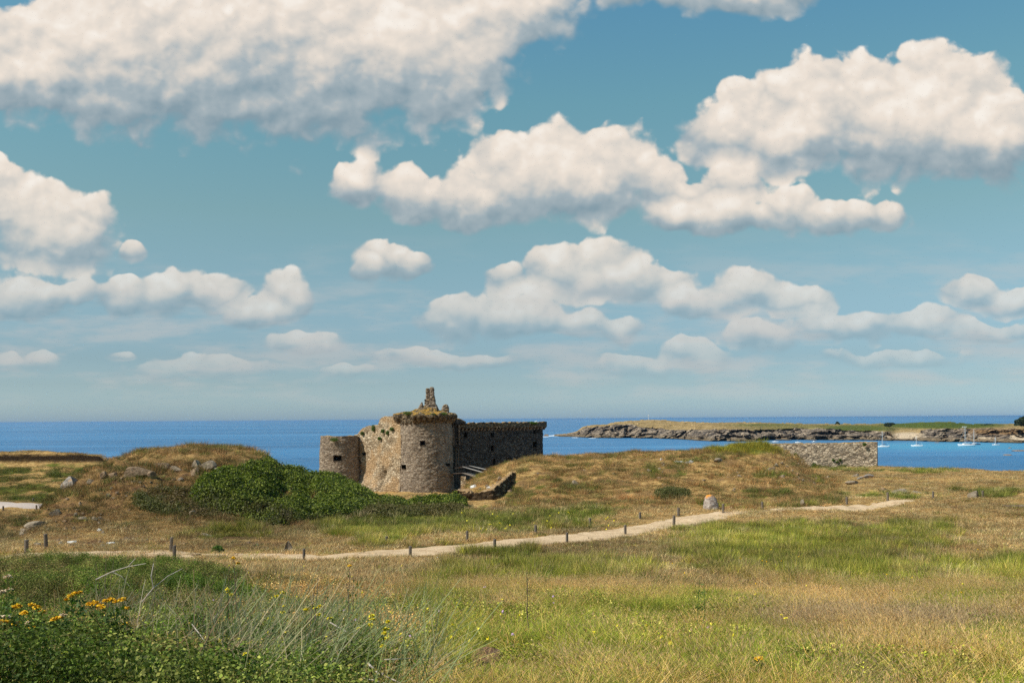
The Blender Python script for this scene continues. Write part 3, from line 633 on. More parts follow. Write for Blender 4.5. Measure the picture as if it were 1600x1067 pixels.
# ------------------------------------------------------------------ the castle
castle = empty('ruined_castle', (at(665, 765, 163).x, 166, 4.2))
tag(castle, 'ruined stone castle with round towers and broken walls on the sea shore', 'castle')
CB = castle.location.copy()
def cpart(o): return rebase(o, CB)
BASEZ = 3.4
def tower(name, cx_px, d, Rt, flare, top_row, holes, m, seed, nth=320, nz=150, jag=0.0):
    c = at(cx_px, 700, d); ztop = at(cx_px, top_row, d - Rt).z
    th = np.linspace(0, 2 * math.pi, nth + 1); t = np.linspace(0, 1, nz)
    TH, T = np.meshgrid(th, t, indexing='ij')
    zt = ztop + jag * (fbm(np.cos(TH) * 2.2, np.sin(TH) * 2.2, o=3, seed=seed + 3) - 0.5)
    Z = BASEZ + (zt - BASEZ) * T
    Rr = Rt + flare * (1 - T) ** 1.6
    NX, NY = np.sin(TH), -np.cos(TH)
    X, Y = c.x + NX * Rr, d + NY * Rr
    X, Y = rough(X, Y, Z, NX, NY, seed=seed); X[-1], Y[-1], Z[-1] = X[0], Y[0], Z[0]
    ppx, ppy = proj(X, Y, Z)
    keep = np.ones((nth, nz - 1), bool)
    cxp = (ppx[:-1, :-1] + ppx[1:, 1:]) / 2; cyp = (ppy[:-1, :-1] + ppy[1:, 1:]) / 2; fr = Y[:-1, :-1] < d - 0.3
    for (hx_, hy_, hw, hh) in holes: keep &= ~(fr & (abs(cxp - hx_) < hw / 2) & (abs(cyp - hy_) < hh / 2))
    V = np.stack([X, Y, Z], -1).reshape(-1, 3); nv = len(V)
    # flat top of rubble
    rr = np.linspace(1, 0, 14)
    TX = c.x + (X[:, -1] - c.x)[:, None] * rr; TY = d + (Y[:, -1] - d)[:, None] * rr
    TZ = Z[:, -1][:, None] * rr + (ztop - 0.25) * (1 - rr) + 0.25 * (fbm(TX, TY, o=3, seed=seed) - 0.5) * (rr < 1)
    V2 = np.stack([TX, TY, TZ], -1).reshape(-1, 3)
    o = cpart(mesh_np(name, np.concatenate([V, V2]), [grid_faces(nth + 1, nz, keep), grid_faces(nth + 1, 14) + nv], m, castle))
    for (hx_, hy_, hw, hh) in holes:
        s_ = max(-0.98, min(0.98, (hx_ - cx_px) / (Rt / d * F))); a = math.asin(s_)
        n = Vector((math.sin(a), -math.cos(a), 0)); dep_ = d - Rt * math.cos(a)
        z = at(hx_, hy_, dep_).z; tt_ = (z - BASEZ) / (ztop - BASEZ); rad = Rt + flare * (1 - tt_) ** 1.6
        p = Vector((c.x, d, z)) + n * rad
        msk = fr & (abs(cxp - hx_) < hw / 2) & (abs(cyp - hy_) < hh / 2)
        if msk.any():
            p = Vector((X[:-1, :-1][msk].mean(), Y[:-1, :-1][msk].mean(), Z[:-1, :-1][msk].mean() + 0.04)); n = Vector((p.x - c.x, p.y - d, 0)).normalized(); a = math.atan2(n.x, -n.y)
        w = recess(hx_, hy_, hw * dep_ / F / max(0.35, math.cos(a)), hh * dep_ / F, p, n, 0.9, o)
    return o, c, ztop
corner_t, cc, cz = tower('corner_tower', 530.5, 172, 3.25, 0.75, 681.5, [(527.5, 715.8, 11.5, 8)], M_stone, 11, jag=0.25)
main_t, mc, mz = tower('round_tower', 665, 166, 4.42, 0.35, 652, [(660.5, 692, 7, 7), (631.5, 729, 6, 6), (699.3, 726, 4.5, 3.6)], M_stone, 21, jag=0.2)

# ragged machicolated crown of the main tower
nth = 420; th = np.linspace(0, 2 * math.pi, nth + 1); R0 = 4.42
gap = smooth(np.degrees((th + math.pi) % (2 * math.pi) - math.pi), -54, -50) * (1 - smooth(np.degrees((th + math.pi) % (2 * math.pi) - math.pi), -24, -20))
n_a = fbm(np.cos(th) * 3, np.sin(th) * 3, o=4, seed=33); teeth = (np.sin(th * 34) > 0.0) * 1.0
jit = fbm(th * 9, th * 0, o=3, seed=34, rough=0.7); jit[-1] = jit[0]; n_a[-1] = n_a[0]
zt = at(665, 646.5, 161).z + (n_a - 0.5) * 0.35 + (jit - 0.5) * 0.35 - gap * 0.25
ovr = (0.85 + (jit - 0.5) * 0.35) * (1 - gap * 0.75)
zb = zt - 0.62 - (n_a - 0.5) * 0.3 + gap * 0.15
prof = [(R0 - 0.12, zb - 0.95 - 0.2 * jit), (R0 + 0.08 + 0.22 * teeth, zb - 0.80 + 0.25 * (1 - teeth)), (R0 + ovr * (0.35 + 0.55 * teeth), zb - 0.28 * teeth), (R0 + ovr, zb + 0.02), (R0 + ovr * 1.06, (zb + zt) / 2), (R0 + ovr * 0.92, zt - 0.06), (R0 + ovr * 0.5, zt + 0.08), (R0 - 0.7, zt + 0.15 + 0.3 * n_a), (R0 - 1.6, zt + 0.05 + 0.4 * jit)]
Pf = np.array([[np.broadcast_to(r_, th.shape), np.broadcast_to(z_, th.shape)] for r_, z_ in prof])     # k,2,nth
kk = np.linspace(0, len(prof) - 1, 33); k0 = np.minimum(kk.astype(int), len(prof) - 2); kf = (kk - k0)[:, None, None]
Pq = Pf[k0] * (1 - kf) + Pf[k0 + 1] * kf
RX, RZ = Pq[:, 0].T, Pq[:, 1].T
X = mc.x + np.sin(th)[:, None] * RX; Y = 166 - np.cos(th)[:, None] * RX; Z = RZ.copy()
dd_ = 0.22 * (fbm(X * 2.2, Y * 2.2, Z * 3, o=3, seed=35) - 0.5); X += np.sin(th)[:, None] * dd_; Y -= np.cos(th)[:, None] * dd_; Z += 0.25 * (vnoise(X * 2.4, Y * 2.4, Z * 2, seed=36) - 0.5)
X[-1], Y[-1], Z[-1] = X[0], Y[0], Z[0]
rebase(mesh_np('machicolated_crown', np.stack([X, Y, Z], -1).reshape(-1, 3), grid_faces(nth + 1, 33), M_crown, main_t), (0, 0, 0))
# mound of collapsed masonry on the tower top, with the stair turret standing out of it
XM, YM = np.meshgrid(np.linspace(-4.6, 4.6, 150), np.linspace(-4.6, 4.6, 150), indexing='ij')
rr = np.hypot(XM, YM)
lat = XM / 166 * F + 665
hprof = np.interp(lat, [618, 632, 640, 648, 655, 662, 672, 684, 686, 690, 695, 700, 702, 712], [0.15, 0.25, 0.45, 0.75, 1.0, 1.35, 1.5, 1.35, 0.75, 0.65, 0.95, 0.7, 0.05, 0])
hh_ = hprof * np.exp(-(YM / 2.4) ** 2) * smooth(rr, 4.7, 3.6)
ZM = zt.mean() - 0.15 + hh_ + (fbm(XM * 1.3, YM * 1.3, o=4, seed=37, rough=0.65) - 0.45) * 0.55 * smooth(rr, 4.7, 3.8) + (vnoise(XM * 3.4, YM * 3.4, seed=38) - 0.5) * 0.25
keep = (rr[:-1, :-1] < 4.6)
rub = rebase(mesh_np('rubble_heap', np.stack([XM + mc.x, YM + 166, ZM], -1).reshape(-1, 3), grid_faces(150, 150, keep), M_crown, main_t), (0, 0, 0))
def shard(name, prof, d, thick, m, parent, seed, hole=None, lean=0.0):
    """rough standing piece of wall: outline rows (row, left, right) of its front, real thickness"""
    prof = np.array(prof, float); n = 60; rw = np.linspace(prof[0, 0], prof[-1, 0], n)
    o_ = np.argsort(prof[:, 0]); l = np.interp(rw, prof[o_, 0], prof[o_, 1]); r = np.interp(rw, prof[o_, 0], prof[o_, 2])
    m_ = 40; s = np.linspace(0, 1, m_ + 1)
    # rounded-rectangle loop
    ang = s * 2 * math.pi; sx = np.clip(np.cos(ang) * 1.25, -1, 1); sy = np.clip(np.sin(ang) * 1.25, -1, 1)
    cxr, hw = (l + r) / 2, (r - l) / 2
    X = np.zeros((n, m_ + 1)); Y = X.copy(); Z = X.copy()
    for i in range(n):
        p = at(cxr[i], rw[i], d); wm = hw[i] / F * d
        X[i] = p.x + sx * wm; Y[i] = d + sy * thick / 2 * min(1, 0.4 + wm * 1.2); Z[i] = p.z
    nx, ny = np.cos(ang)[None], np.sin(ang)[None]
    e = 0.30 * (fbm(X * 2, Y * 2, Z * 2.4, o=3, seed=seed) - 0.5) + 0.22 * (vnoise(X * 3.6, Y * 3.6, Z * 5, seed=seed + 1) - 0.5)
    X += nx * e; Y += ny * e; X[:, -1], Y[:, -1] = X[:, 0], Y[:, 0]
    V = np.stack([X, Y, Z], -1).reshape(-1, 3)
    top = [V[:m_ + 1].mean(0) + (0, 0, 0.08)]; iv = len(V)
    f3 = [(k + 1, k, iv) for k in range(m_)]
    return rebase(mesh_np(name, np.concatenate([V, top]), [grid_faces(n, m_ + 1)[:, ::-1], np.array(f3)], m, parent), (0, 0, 0))
tur = shard('stair_turret', [(605, 672.8, 677.2), (608, 672, 678), (620, 672, 678.6), (630, 671, 680.5), (636, 666, 684), (646, 655, 686)], 165.6, 1.3, M_stone, main_t, 51)
shard('turret_fin', [(607, 665.8, 670.6), (612, 665.2, 671.5), (622, 666, 672), (628, 665, 673), (636, 663, 674), (646, 658, 676)], 166.4, 1.5, M_stone, tur, 52)
shard('turret_jamb', [(624, 663.2, 666.5), (630, 663.4, 667), (640, 663.2, 668), (646, 661, 669)], 166.0, 0.7, M_dark, tur, 53)
shard('turret_jamb', [(628.5, 658.5, 660.4), (632, 656.6, 660.6), (637, 654.2, 660.4), (641, 651, 661), (647, 648, 662)], 165.8, 0.9, M_stone, tur, 54)
shard('broken_stub', [(632, 695, 699), (635, 691.5, 700), (640, 690, 701), (648, 687, 703)], 165.2, 1.2, M_stone, main_t, 55)

# ------------------------------------------------------------------ straight walls
def cwall(name, A, B, thick, toprow, z0, m, parent, seed, holes=(), batter=0.0, nu=260, nf=110, bulge=None, jag=0.1, basef=None):
    """A, B = (photo column, depth). toprow(px) -> row of the photo of the wall head"""
    pa, pb = Vector((uv(A[0], 700)[0] * A[1], A[1], 0)), Vector((uv(B[0], 700)[0] * B[1], B[1], 0))
    t = (pb - pa).normalized(); nrm = Vector((t.y, -t.x, 0))
    s = np.linspace(0, 1, nu); bx_ = pa.x + (pb.x - pa.x) * s; by_ = pa.y + (pb.y - pa.y) * s
    ppx = proj(bx_, by_, 16.0)[0]
    ztop = EYE - (np.array([toprow(p) for p in ppx]) - (HY - ROLL * (ppx - HX))) / F * by_ + jag * 2 * (fbm(bx_ * 1.7, by_ * 1.7, o=3, seed=seed + 5, rough=0.7) - 0.5)
    zb = np.full(nu, z0) if basef is None else basef(bx_, by_)
    nt = 12
    T = np.linspace(0, 1, nf)
    Zf = zb[:, None] + (ztop - zb)[:, None] * T
    off = batter * (1 - T)[None, :] + (bulge(ppx[:, None], T[None, :]) if bulge else 0)
    Xf = bx_[:, None] + nrm.x * off; Yf = by_[:, None] + nrm.y * off
    Xf, Yf = rough(Xf, Yf, Zf, nrm.x, nrm.y, seed=seed)
    q = np.linspace(0, 1, nt)[None, 1:-1]
    Xt = Xf[:, -1:] - nrm.x * thick * q; Yt = Yf[:, -1:] - nrm.y * thick * q; Zt = Zf[:, -1:] + 0.18 * (fbm(Xt * 2, Yt * 2, o=3, seed=seed) - 0.45)
    Xb = np.broadcast_to(bx_[:, None] - nrm.x * thick, Xf.shape); Yb = np.broadcast_to(by_[:, None] - nrm.y * thick, Yf.shape)
    X = np.concatenate([Xf, Xt, Xb[:, ::-1]], 1); Y = np.concatenate([Yf, Yt, Yb[:, ::-1]], 1); Z = np.concatenate([Zf, Zt, Zf[:, ::-1]], 1)
    nv = X.shape[1]; keep = np.ones((nu - 1, nv - 1), bool)
    qx, qy = proj(X, Y, Z); cx_, cy_ = (qx[:-1, :-1] + qx[1:, 1:]) / 2, (qy[:-1, :-1] + qy[1:, 1:]) / 2
    fr = np.arange(nv - 1)[None, :] < nf - 1
    for h in holes: keep &= ~(fr & (abs(cx_ - h[0]) < h[2] / 2) & (abs(cy_ - h[1]) < h[3] / 2))
    caps = []
    for u_ in (0, nu - 1):
        base = u_ * nv; a_ = base + np.arange(nf - 1); b_ = base + nv - 1 - np.arange(nf - 1)
        q_ = np.stack([a_, a_ + 1, b_ - 1, b_], 1); caps.append(q_ if u_ else q_[:, ::-1])
        k_ = np.arange(nf - 1, nf + nt - 2)
    o = rebase(mesh_np(name, np.stack([X, Y, Z], -1).reshape(-1, 3), [grid_faces(nu, nv, keep)] + caps, m, parent), CB if parent is castle else (0, 0, 0))
    for h in holes:
        i = np.argmin(abs(ppx - h[0])); z = at(h[0], h[1], by_[i]).z
        cs = max(0.3, abs(nrm.y)); w = h[2] * by_[i] / F / cs
        recess(h[0], h[1], w, h[3] * by_[i] / F, (bx_[i] + nrm.x * 0.02, by_[i] + nrm.y * 0.02, z), nrm, 0.8, o)
    return o, pa, pb, nrm, t
ltop = lambda p: float(np.interp(p, [556, 558, 561, 565, 572, 580, 587, 589.5, 591, 596, 600, 607, 612, 615, 617, 624], [679, 677, 672, 669, 665.5, 664.5, 664.5, 662, 655, 651.5, 650.5, 653, 656, 661, 663, 663]))
def lb(p, t):   # scree of fallen stone at the foot
    return 1.7 * smooth(1 - t, 0.66, 1.0) * smooth(p, 622, 606) + 0.55 * (vnoise(p / 7.0, t * 11, seed=91) - 0.5) * smooth(1 - t, 0.45, 0.8) - 0.9 * np.exp(-((p - 601) / 3.5) ** 2) * smooth(1 - t, 0.62, 0.75) - 0.25 * smooth(t, 0.8, 0.9)
broken, *_r = cwall('broken_curtain_wall', (552, 173.5), (627, 163.6), 1.8, ltop, BASEZ, M_tan, castle, 41, [(569, 709, 5, 4)], batter=0.3, bulge=lb, jag=0.12)
A_, B_ = (712, 170.5), (848.3, 184)
rtop = lambda p: float(np.interp(p, [712, 760, 800, 848], [665, 664.2, 663.2, 662.3]))
RH = [(727.5, 679, 4, 8), (769, 679.5, 3, 6), (769, 700, 3.2, 8), (771.5, 721, 2, 8), (796.5, 717, 4, 4), (835.5, 694, 5, 8), (835, 675, 3, 5)]
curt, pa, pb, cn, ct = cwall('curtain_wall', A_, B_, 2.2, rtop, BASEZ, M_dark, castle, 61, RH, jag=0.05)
# parapet carried on corbels
Lw = (pb - pa).length; pz = EYE - 0.60
def along(s, off, z): return Vector((pa.x + ct.x * s + cn.x * off, pa.y + ct.y * s + cn.y * off, z))
def rblock(name, fr, L, D, H, m, parent, seed, n=(20, 6, 6), amp=0.06, base=(0, 0, 0)):
    """rough block: fr(s, o, h) maps the unit box to the world"""
    bm = bmesh.new(); bmesh.ops.create_cube(bm, size=1.0)
    bm.free()
    V, Fc = [], []
    nx_, ny_, nz_ = n
    def face(fn, na, nb, flip):
        o0 = len(V); a, b_ = np.meshgrid(np.linspace(0, 1, na + 1), np.linspace(0, 1, nb + 1), indexing='ij')
        for p in zip(a.ravel(), b_.ravel()): V.append(fn(*p))
        f = grid_faces(na + 1, nb + 1) + o0
        Fc.append(f[:, ::-1] if flip else f)
    face(lambda a, b_: (a, 0, b_), nx_, nz_, False); face(lambda a, b_: (a, 1, b_), nx_, nz_, True)
    face(lambda a, b_: (a, b_, 0), nx_, ny_, True); face(lambda a, b_: (a, b_, 1), nx_, ny_, False)
    face(lambda a, b_: (0, a, b_), ny_, nz_, True); face(lambda a, b_: (1, a, b_), ny_, nz_, False)
    V = np.array(V); W_ = np.array([tuple(fr(*p)) for p in V])
    d = np.stack([vnoise(W_[:, 0] * 2.4, W_[:, 1] * 2.4, W_[:, 2] * 2.4, seed=seed + k) for k in range(3)], 1) - 0.5
    W_ = W_ + d * 2 * amp
    return rebase(mesh_np(name, W_, Fc, m, parent, smooth_=False), base)
par = rblock('parapet', lambda s, o, h: along(s * (Lw + 0.45), -0.5 + 1.15 * (1 - o), pz - 0.85 + 0.85 * h + 0.28 * (vnoise(np.array([s * 46.0]), np.array([0.0]), seed=4)[0] - 0.5) * h), 0, 0, 0, M_crown, curt, 66, n=(150, 6, 6), amp=0.09)
nC = 25
for i in range(nC):
    s0 = 0.5 + i * (Lw - 0.3) / (nC - 1)
    rblock('corbel', lambda s, o, h: along(s0 + (s - 0.5) * 0.30, 0.62 * (1 - o) * (0.30 + 0.70 * h), pz - 1.38 + 0.56 * h), 0, 0, 0, M_stone, curt, 100 + i, n=(2, 3, 3), amp=0.05)
# closed side and return of the curtain wall, so that it is a building and not a screen
rb = at(848, 700, 184); 
# gate block between tower and curtain wall
gA = lambda s, o, h: Vector((at(704 + 14.5 * s, 700, 169.5).x, 168.4 + 2.2 * o + 1.0 * s, at(711, 698, 169).z + (at(711, 662, 169).z - at(711, 698, 169).z) * h))
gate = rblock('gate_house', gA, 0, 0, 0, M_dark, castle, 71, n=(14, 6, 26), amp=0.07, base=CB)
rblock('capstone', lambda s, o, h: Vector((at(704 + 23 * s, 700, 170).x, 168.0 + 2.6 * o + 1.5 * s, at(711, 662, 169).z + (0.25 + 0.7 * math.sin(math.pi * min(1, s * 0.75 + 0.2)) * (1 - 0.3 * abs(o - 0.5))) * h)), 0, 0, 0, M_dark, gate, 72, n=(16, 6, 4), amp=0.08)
for s0 in (0.25, 0.85):
    rblock('slot_pier', lambda s, o, h: Vector((at(704 + 14.5 * s0 + 2.2 * s, 700, 168.3).x, 168.1 + 0.3 * o + s0, at(711, 696, 168).z + (at(711, 664, 168).z - at(711, 696, 168).z) * h)), 0, 0, 0, M_stone, gate, 73, n=(2, 2, 16), amp=0.05)
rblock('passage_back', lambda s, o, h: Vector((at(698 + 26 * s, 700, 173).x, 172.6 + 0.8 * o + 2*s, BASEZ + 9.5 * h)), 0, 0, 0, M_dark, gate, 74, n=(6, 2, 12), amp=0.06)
for k, px_ in enumerate((712.2, 716.0)):
    p = at(px_, 745, 170.3)
    rblock('gate_post', lambda s, o, h: Vector((p.x + 0.16 * s, 170.3 + 0.16 * o, BASEZ + 2.2 + 6.0 * h)), 0, 0, 0, M_wood, gate, 75 + k, n=(1, 1, 8), amp=0.01)
# pale block added to stand for the sunlit gap behind the gate
rblock('light_gap_block', lambda s, o, h: Vector((at(708.2 + 5 * s, 705, 171.6).x, 171.6 + 0.4 * o, at(711, 708, 171).z + 0.9 * h)), 0, 0, 0, M_tan, gate, 78, n=(4, 2, 5), amp=0.1)

# ------------------------------------------------------------------ tufts growing on the masonry
def leaf_quads(C, N, size, seed, aspect=0.6, droop=0.0):
    """one small folded leaf of 4 corners per centre"""
    rg_ = np.random.default_rng(seed); n = len(C)
    a = rg_.normal(size=(n, 3)); a /= np.linalg.norm(a, axis=1)[:, None]
    Nn = N + 0.9 * rg_.normal(size=(n, 3)); Nn /= np.linalg.norm(Nn, axis=1)[:, None]
    T = np.cross(Nn, a); T /= np.linalg.norm(T, axis=1)[:, None] + 1e-9; B = np.cross(Nn, T)
    s = (np.asarray(size) * (0.6 + 0.8 * rg_.random(n)))[:, None]
    V = np.stack([C - T * s, C + B * s * aspect, C + T * s, C - B * s * aspect], 1).reshape(-1, 3)
    Fq = np.arange(4 * n).reshape(n, 4); col = np.repeat(rg_.random(n), 4)
    return V, Fq, col
def foliage_mat(name, c0, c1, c2, transl=0.35, brown=None):
    def f(b):
        r = b.attr('leaf', out='Fac'); P = pos(b); n = b.noise(P, 0.9, 3, 0.6)
        c = b.ramp(b.m('MULTIPLY_ADD', b.m('SUBTRACT', n, 0.5), 0.9, r), [(0.05, c0), (0.5, c1), (0.95, c2)])
        if brown: c = b.mix(b.m('MULTIPLY', b.attr('brown', out='Fac'), 0.85), c, brown)
        d = b.new('ShaderNodeBsdfPrincipled'); b.l.new(c, d.inputs['Base Color']); d.inputs['Roughness'].default_value = 0.6; d.inputs['Specular IOR Level'].default_value = 0.25
        t = b.new('ShaderNodeBsdfTranslucent'); b.l.new(b.mix(1.0, c, (1.3, 1.5, 0.7), 'MULTIPLY'), t.inputs[0])
        m_ = b.new('ShaderNodeMixShader'); m_.inputs[0].default_value = transl; b.l.new(d.outputs[0], m_.inputs[1]); b.l.new(t.outputs[0], m_.inputs[2])
        return m_.outputs[0]
    return mat(name, f)
M_ivy = foliage_mat('bright_green_leaves', (0.03, 0.06, 0.008), (0.075, 0.13, 0.018), (0.14, 0.21, 0.035))
def tuft_on(name, px, py, d, r, h, n, seed, parent=None, m=None):
    c = at(px, py, d); rg_ = np.random.default_rng(seed)
    v = rg_.normal(size=(n, 3)); v /= np.linalg.norm(v, axis=1)[:, None]
    q = v * (rg_.random(n) ** 0.4)[:, None] * np.array([r, r * 0.7, h])
    V, Fq, cl = leaf_quads(np.array(c) + q, v, 0.07, seed)
    o = mesh_np(name, V, Fq, m or M_ivy, parent, smooth_=False, attrs=dict(leaf=cl))
    return o
WT = [(522, 686.5, 168.4, 0.75, 0.35, 'green plant hanging below the top of the low corner tower'),
 (583, 669, 169.2, 0.35, 0.65, 'tallest green tuft on the notch of the broken wall head'),
 (566, 677, 171.4, 0.35, 0.35, 'green tuft at the left end of the broken wall head'),
 (598, 673.5, 166.9, 0.36, 0.36, 'green tuft under the broken wall peak, left of its two neighbours'),
 (605.5, 676, 166.0, 0.34, 0.42, 'green tuft on the broken wall right of the middle'),
 (612, 670.5, 165.2, 0.4, 0.35, 'green tuft beside the dark gap near the big round tower'),
 (593, 685, 167.3, 0.36, 0.3, 'lowest green tuft on the face of the broken wall'),
 (637, 645.5, 162.0, 0.75, 0.32, 'green plant on the left of the big round tower top'),
 (676, 647.0, 161.3, 0.65, 0.16, 'low green turf patch in the middle of the big tower top'),
 (692, 646.4, 162.0, 0.75, 0.2, 'green turf patch on the right of the big tower top'),
 (829, 661.0, 181.8, 1.3, 0.3, 'dark green bush on the far end of the shaded curtain wall'),
 (843, 662, 183.2, 0.4, 0.2, 'small tuft at the outer corner of the shaded curtain wall'),
 (775, 662.8, 176.2, 0.7, 0.14, 'thin green growth on the middle of the shaded curtain wall head'),
 (742, 663.4, 173, 0.6, 0.14, 'thin green growth on the near end of the shaded curtain wall head')]
for k, (px_, py_, d_, r_, h_, lb_) in enumerate(WT):
    tag(tuft_on('wall_plant', px_, py_, d_, r_, h_, 420 if r_ < 1 else 2200, 500 + k), lb_, 'wall plant', 'plants growing on the castle walls')

# ------------------------------------------------------------------ footbridge to the gate
fbase = at(735, 742, 148); foot = empty('footbridge', (fbase.x, fbase.y, at(735, 744, 148).z)); tag(foot, 'wooden footbridge with pale handrails leading to the castle gate', 'footbridge')
FB = foot.location.copy()
def beam(name, a, b_, w, h, m, parent, base):
    a, b_ = Vector(a), Vector(b_); t = (b_ - a).normalized(); s = t.cross(Vector((0, 0, 1))).normalized(); up = s.cross(t)
    vs_ = [p + s * i * w / 2 + up * j * h / 2 for p in (a, b_) for i, j in ((-1, -1), (1, -1), (1, 1), (-1, 1))]
    return rebase(mesh_np(name, vs_, np.array([[3, 2, 1, 0], [4, 5, 6, 7], [0, 1, 5, 4], [1, 2, 6, 5], [2, 3, 7, 6], [3, 0, 4, 7]]), m, parent, smooth_=False), base)
r1a, r1b = at(723, 729, 153), at(757, 738.5, 131.5); r2a, r2b = at(734, 727.6, 156), at(760, 733.5, 139)
beam('handrail', r1a, r1b, 0.12, 0.12, M_pale, foot, FB); beam('handrail', r2a, r2b, 0.12, 0.12, M_pale, foot, FB)
g1, g2 = at(708, 731, 166), at(715, 729, 166)
beam('handrail', g1, r1a - Vector((0, 0, 0.12)), 0.1, 0.1, M_darkwood, foot, FB); beam('handrail', g2, r2a - Vector((0, 0, 0.12)), 0.1, 0.1, M_darkwood, foot, FB)  # rails by the gate: their shadow is put into a darker timber colour
dk = Vector((0, 0, -1.05)); mid = lambda a, b_: (a + b_) / 2
beam('deck', mid(g1, g2) + dk, mid(r1a, r2a) + dk, 1.7, 0.16, M_darkwood, foot, FB); beam('deck', mid(r1a, r2a) + dk + Vector((0, 0, .004)), mid(r1b, r2b) + dk, 1.3, 0.12, M_wood, foot, FB)
for (a, b_) in ((r1a, r1b), (r2a, r2b), (g1, r1a)):
    for t_ in (0.02, 0.25, 0.5, 0.75):
        p = a.lerp(b_, t_); beam('baluster', p + dk + Vector((0, 0, 0.05)), p, 0.07, 0.07, M_darkwood, foot, FB)
pc = at(722, 757, 151)
rblock('pier', lambda s, o, h: Vector((pc.x - 0.2 + 0.75 * s, 151 + 0.9 * o, BASEZ - 0.3 + (at(722, 744.5, 151).z - BASEZ + 0.3) * h)), 0, 0, 0, M_tan, foot, 80, n=(4, 4, 14), amp=0.05, base=FB)

# ------------------------------------------------------------------ rampart wall on the right
wtop = lambda p: float(np.interp(p, [1120, 1190, 1260, 1330, 1345, 1350, 1372], [694, 693.6, 693.2, 692, 691, 690.5, 691]))
rw_, wa, wb, wn, wt_ = cwall('rampart_wall', (1140, 136.5), (1370.5, 129.5), 3.0, wtop, EYE - 7.6, M_ramp, None, 83, batter=0.35, nu=330, nf=70, jag=0.07)
tag(rw_, 'pale granite rampart wall with ragged grassy top beside the bay', 'wall')
for k, (px_, py_, r_) in enumerate([(1243, 709.5, 0.28), (1302, 718.6, 0.2), (1308.5, 721.5, 0.2), (1312.5, 718.6, 0.2), (1272, 726, 0.38), (1351, 694.5, 0.3)]):
    dd__ = np.interp(px_, [1140, 1370], [136.1, 129.1])
    tag(tuft_on('wall_plant', px_, py_, dd__, r_, r_ * 0.7, 160, 560 + k), ['dark green plant high on the left of the rampart wall', 'left plant of the three close together on the rampart wall', 'middle lower plant of the three on the rampart wall', 'right plant of the three close together on the rampart wall', 'green plant at the foot of the rampart wall', 'plant at the top of the rampart wall near its corner'][k], 'wall plant', 'plants growing on the rampart wall')

# ------------------------------------------------------------------ cut bank of old masonry on the near mound
TB = [(716,779),(724,783),(734,787),(746,791),(758,791),(768,788),(778,783),(788,776),(796,769),(801,760),(806,749),(809,741)]
TT_ = [(714,767),(724,767.5),(735,767.5),(741,772),(746,774),(757,773),(768,768),(778,762),(787,754),(794,748),(800,741),(806,738)]
bp = [hit(a, b_, d0=60, f=g0) for a, b_ in TB]
n_ = len(TB); sk = np.linspace(0, n_ - 1, 150)
Bx, By = np.interp(sk, range(n_), [p.x for p in bp]), np.interp(sk, range(n_), np.maximum.accumulate([p.y for p in bp]))
By = np.convolve(np.pad(By, 8, mode='edge'), np.ones(17) / 17, 'valid')
trow, tcol = np.interp(sk, range(n_), [t[1] for t in TT_]), np.interp(sk, range(n_), [t[0] for t in TT_])
NVv = 26; X = np.zeros((150, NVv)); Y = X.copy(); Z = X.copy()
for i in range(150):
    px0, _q = proj(Bx[i], By[i], float(g0(Bx[i], By[i])))
    zb_ = float(ground(Bx[i], By[i])) - 0.35
    tp = at(tcol[i], trow[i] - 3.0 * math.sin(math.pi * i / 149) - 0.5, By[i] + 0.1)
    for j in range(NVv):
        if j < 15:
            t_ = j / 14; X[i, j] = Bx[i] + (tp.x - Bx[i]) * t_; Y[i, j] = By[i] + 0.10 * t_; Z[i, j] = zb_ + (tp.z - zb_) * t_
        else:
            t_ = (j - 14) / (NVv - 15); xx, yy = tp.x * (1 + 0.0 * t_) - 0.9 * t_, By[i] + 0.10 + 5.0 * t_
            zg = float(ground(xx, yy)); X[i, j] = xx; Y[i, j] = yy; Z[i, j] = max(tp.z + 0.02, zg - 0.1) if t_ < 0.35 else (tp.z * (1 - t_) + (zg - 0.3) * t_ if zg - 0.3 < tp.z else zg - 0.3 * t_)
e1 = 0.5 * (fbm(X * 1.5, Y * 1.0, Z * 2.5, o=4, seed=201, rough=0.65) - 0.5); fr_ = (np.arange(NVv) < 16) * 1.0
X = X + e1 * fr_ * 0.7; Y = Y - np.abs(e1) * fr_; Z = Z + (vnoise(X * 2.5, Y * 2.5, seed=203) - 0.5) * 0.22 * (np.arange(NVv) > 12)
def bank_f(b):
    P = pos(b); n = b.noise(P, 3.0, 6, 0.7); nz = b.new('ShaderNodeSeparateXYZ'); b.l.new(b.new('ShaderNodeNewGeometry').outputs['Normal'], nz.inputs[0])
    c1 = b.ramp(n, [(0.35, (0.030, 0.020, 0.012)), (0.6, (0.085, 0.055, 0.032)), (0.8, (0.24, 0.17, 0.11))])  # steep earth face, its colour darkened to deepen the shade of the cut
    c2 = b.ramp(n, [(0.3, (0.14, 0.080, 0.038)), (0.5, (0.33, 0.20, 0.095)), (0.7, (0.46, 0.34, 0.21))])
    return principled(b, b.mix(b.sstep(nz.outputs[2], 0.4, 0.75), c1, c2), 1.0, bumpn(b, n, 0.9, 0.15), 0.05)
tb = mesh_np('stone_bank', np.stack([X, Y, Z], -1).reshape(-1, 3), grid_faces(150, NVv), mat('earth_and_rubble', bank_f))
tag(tb, 'collapsed dark stone bank cut into the left end of the right mound', 'bank wall')

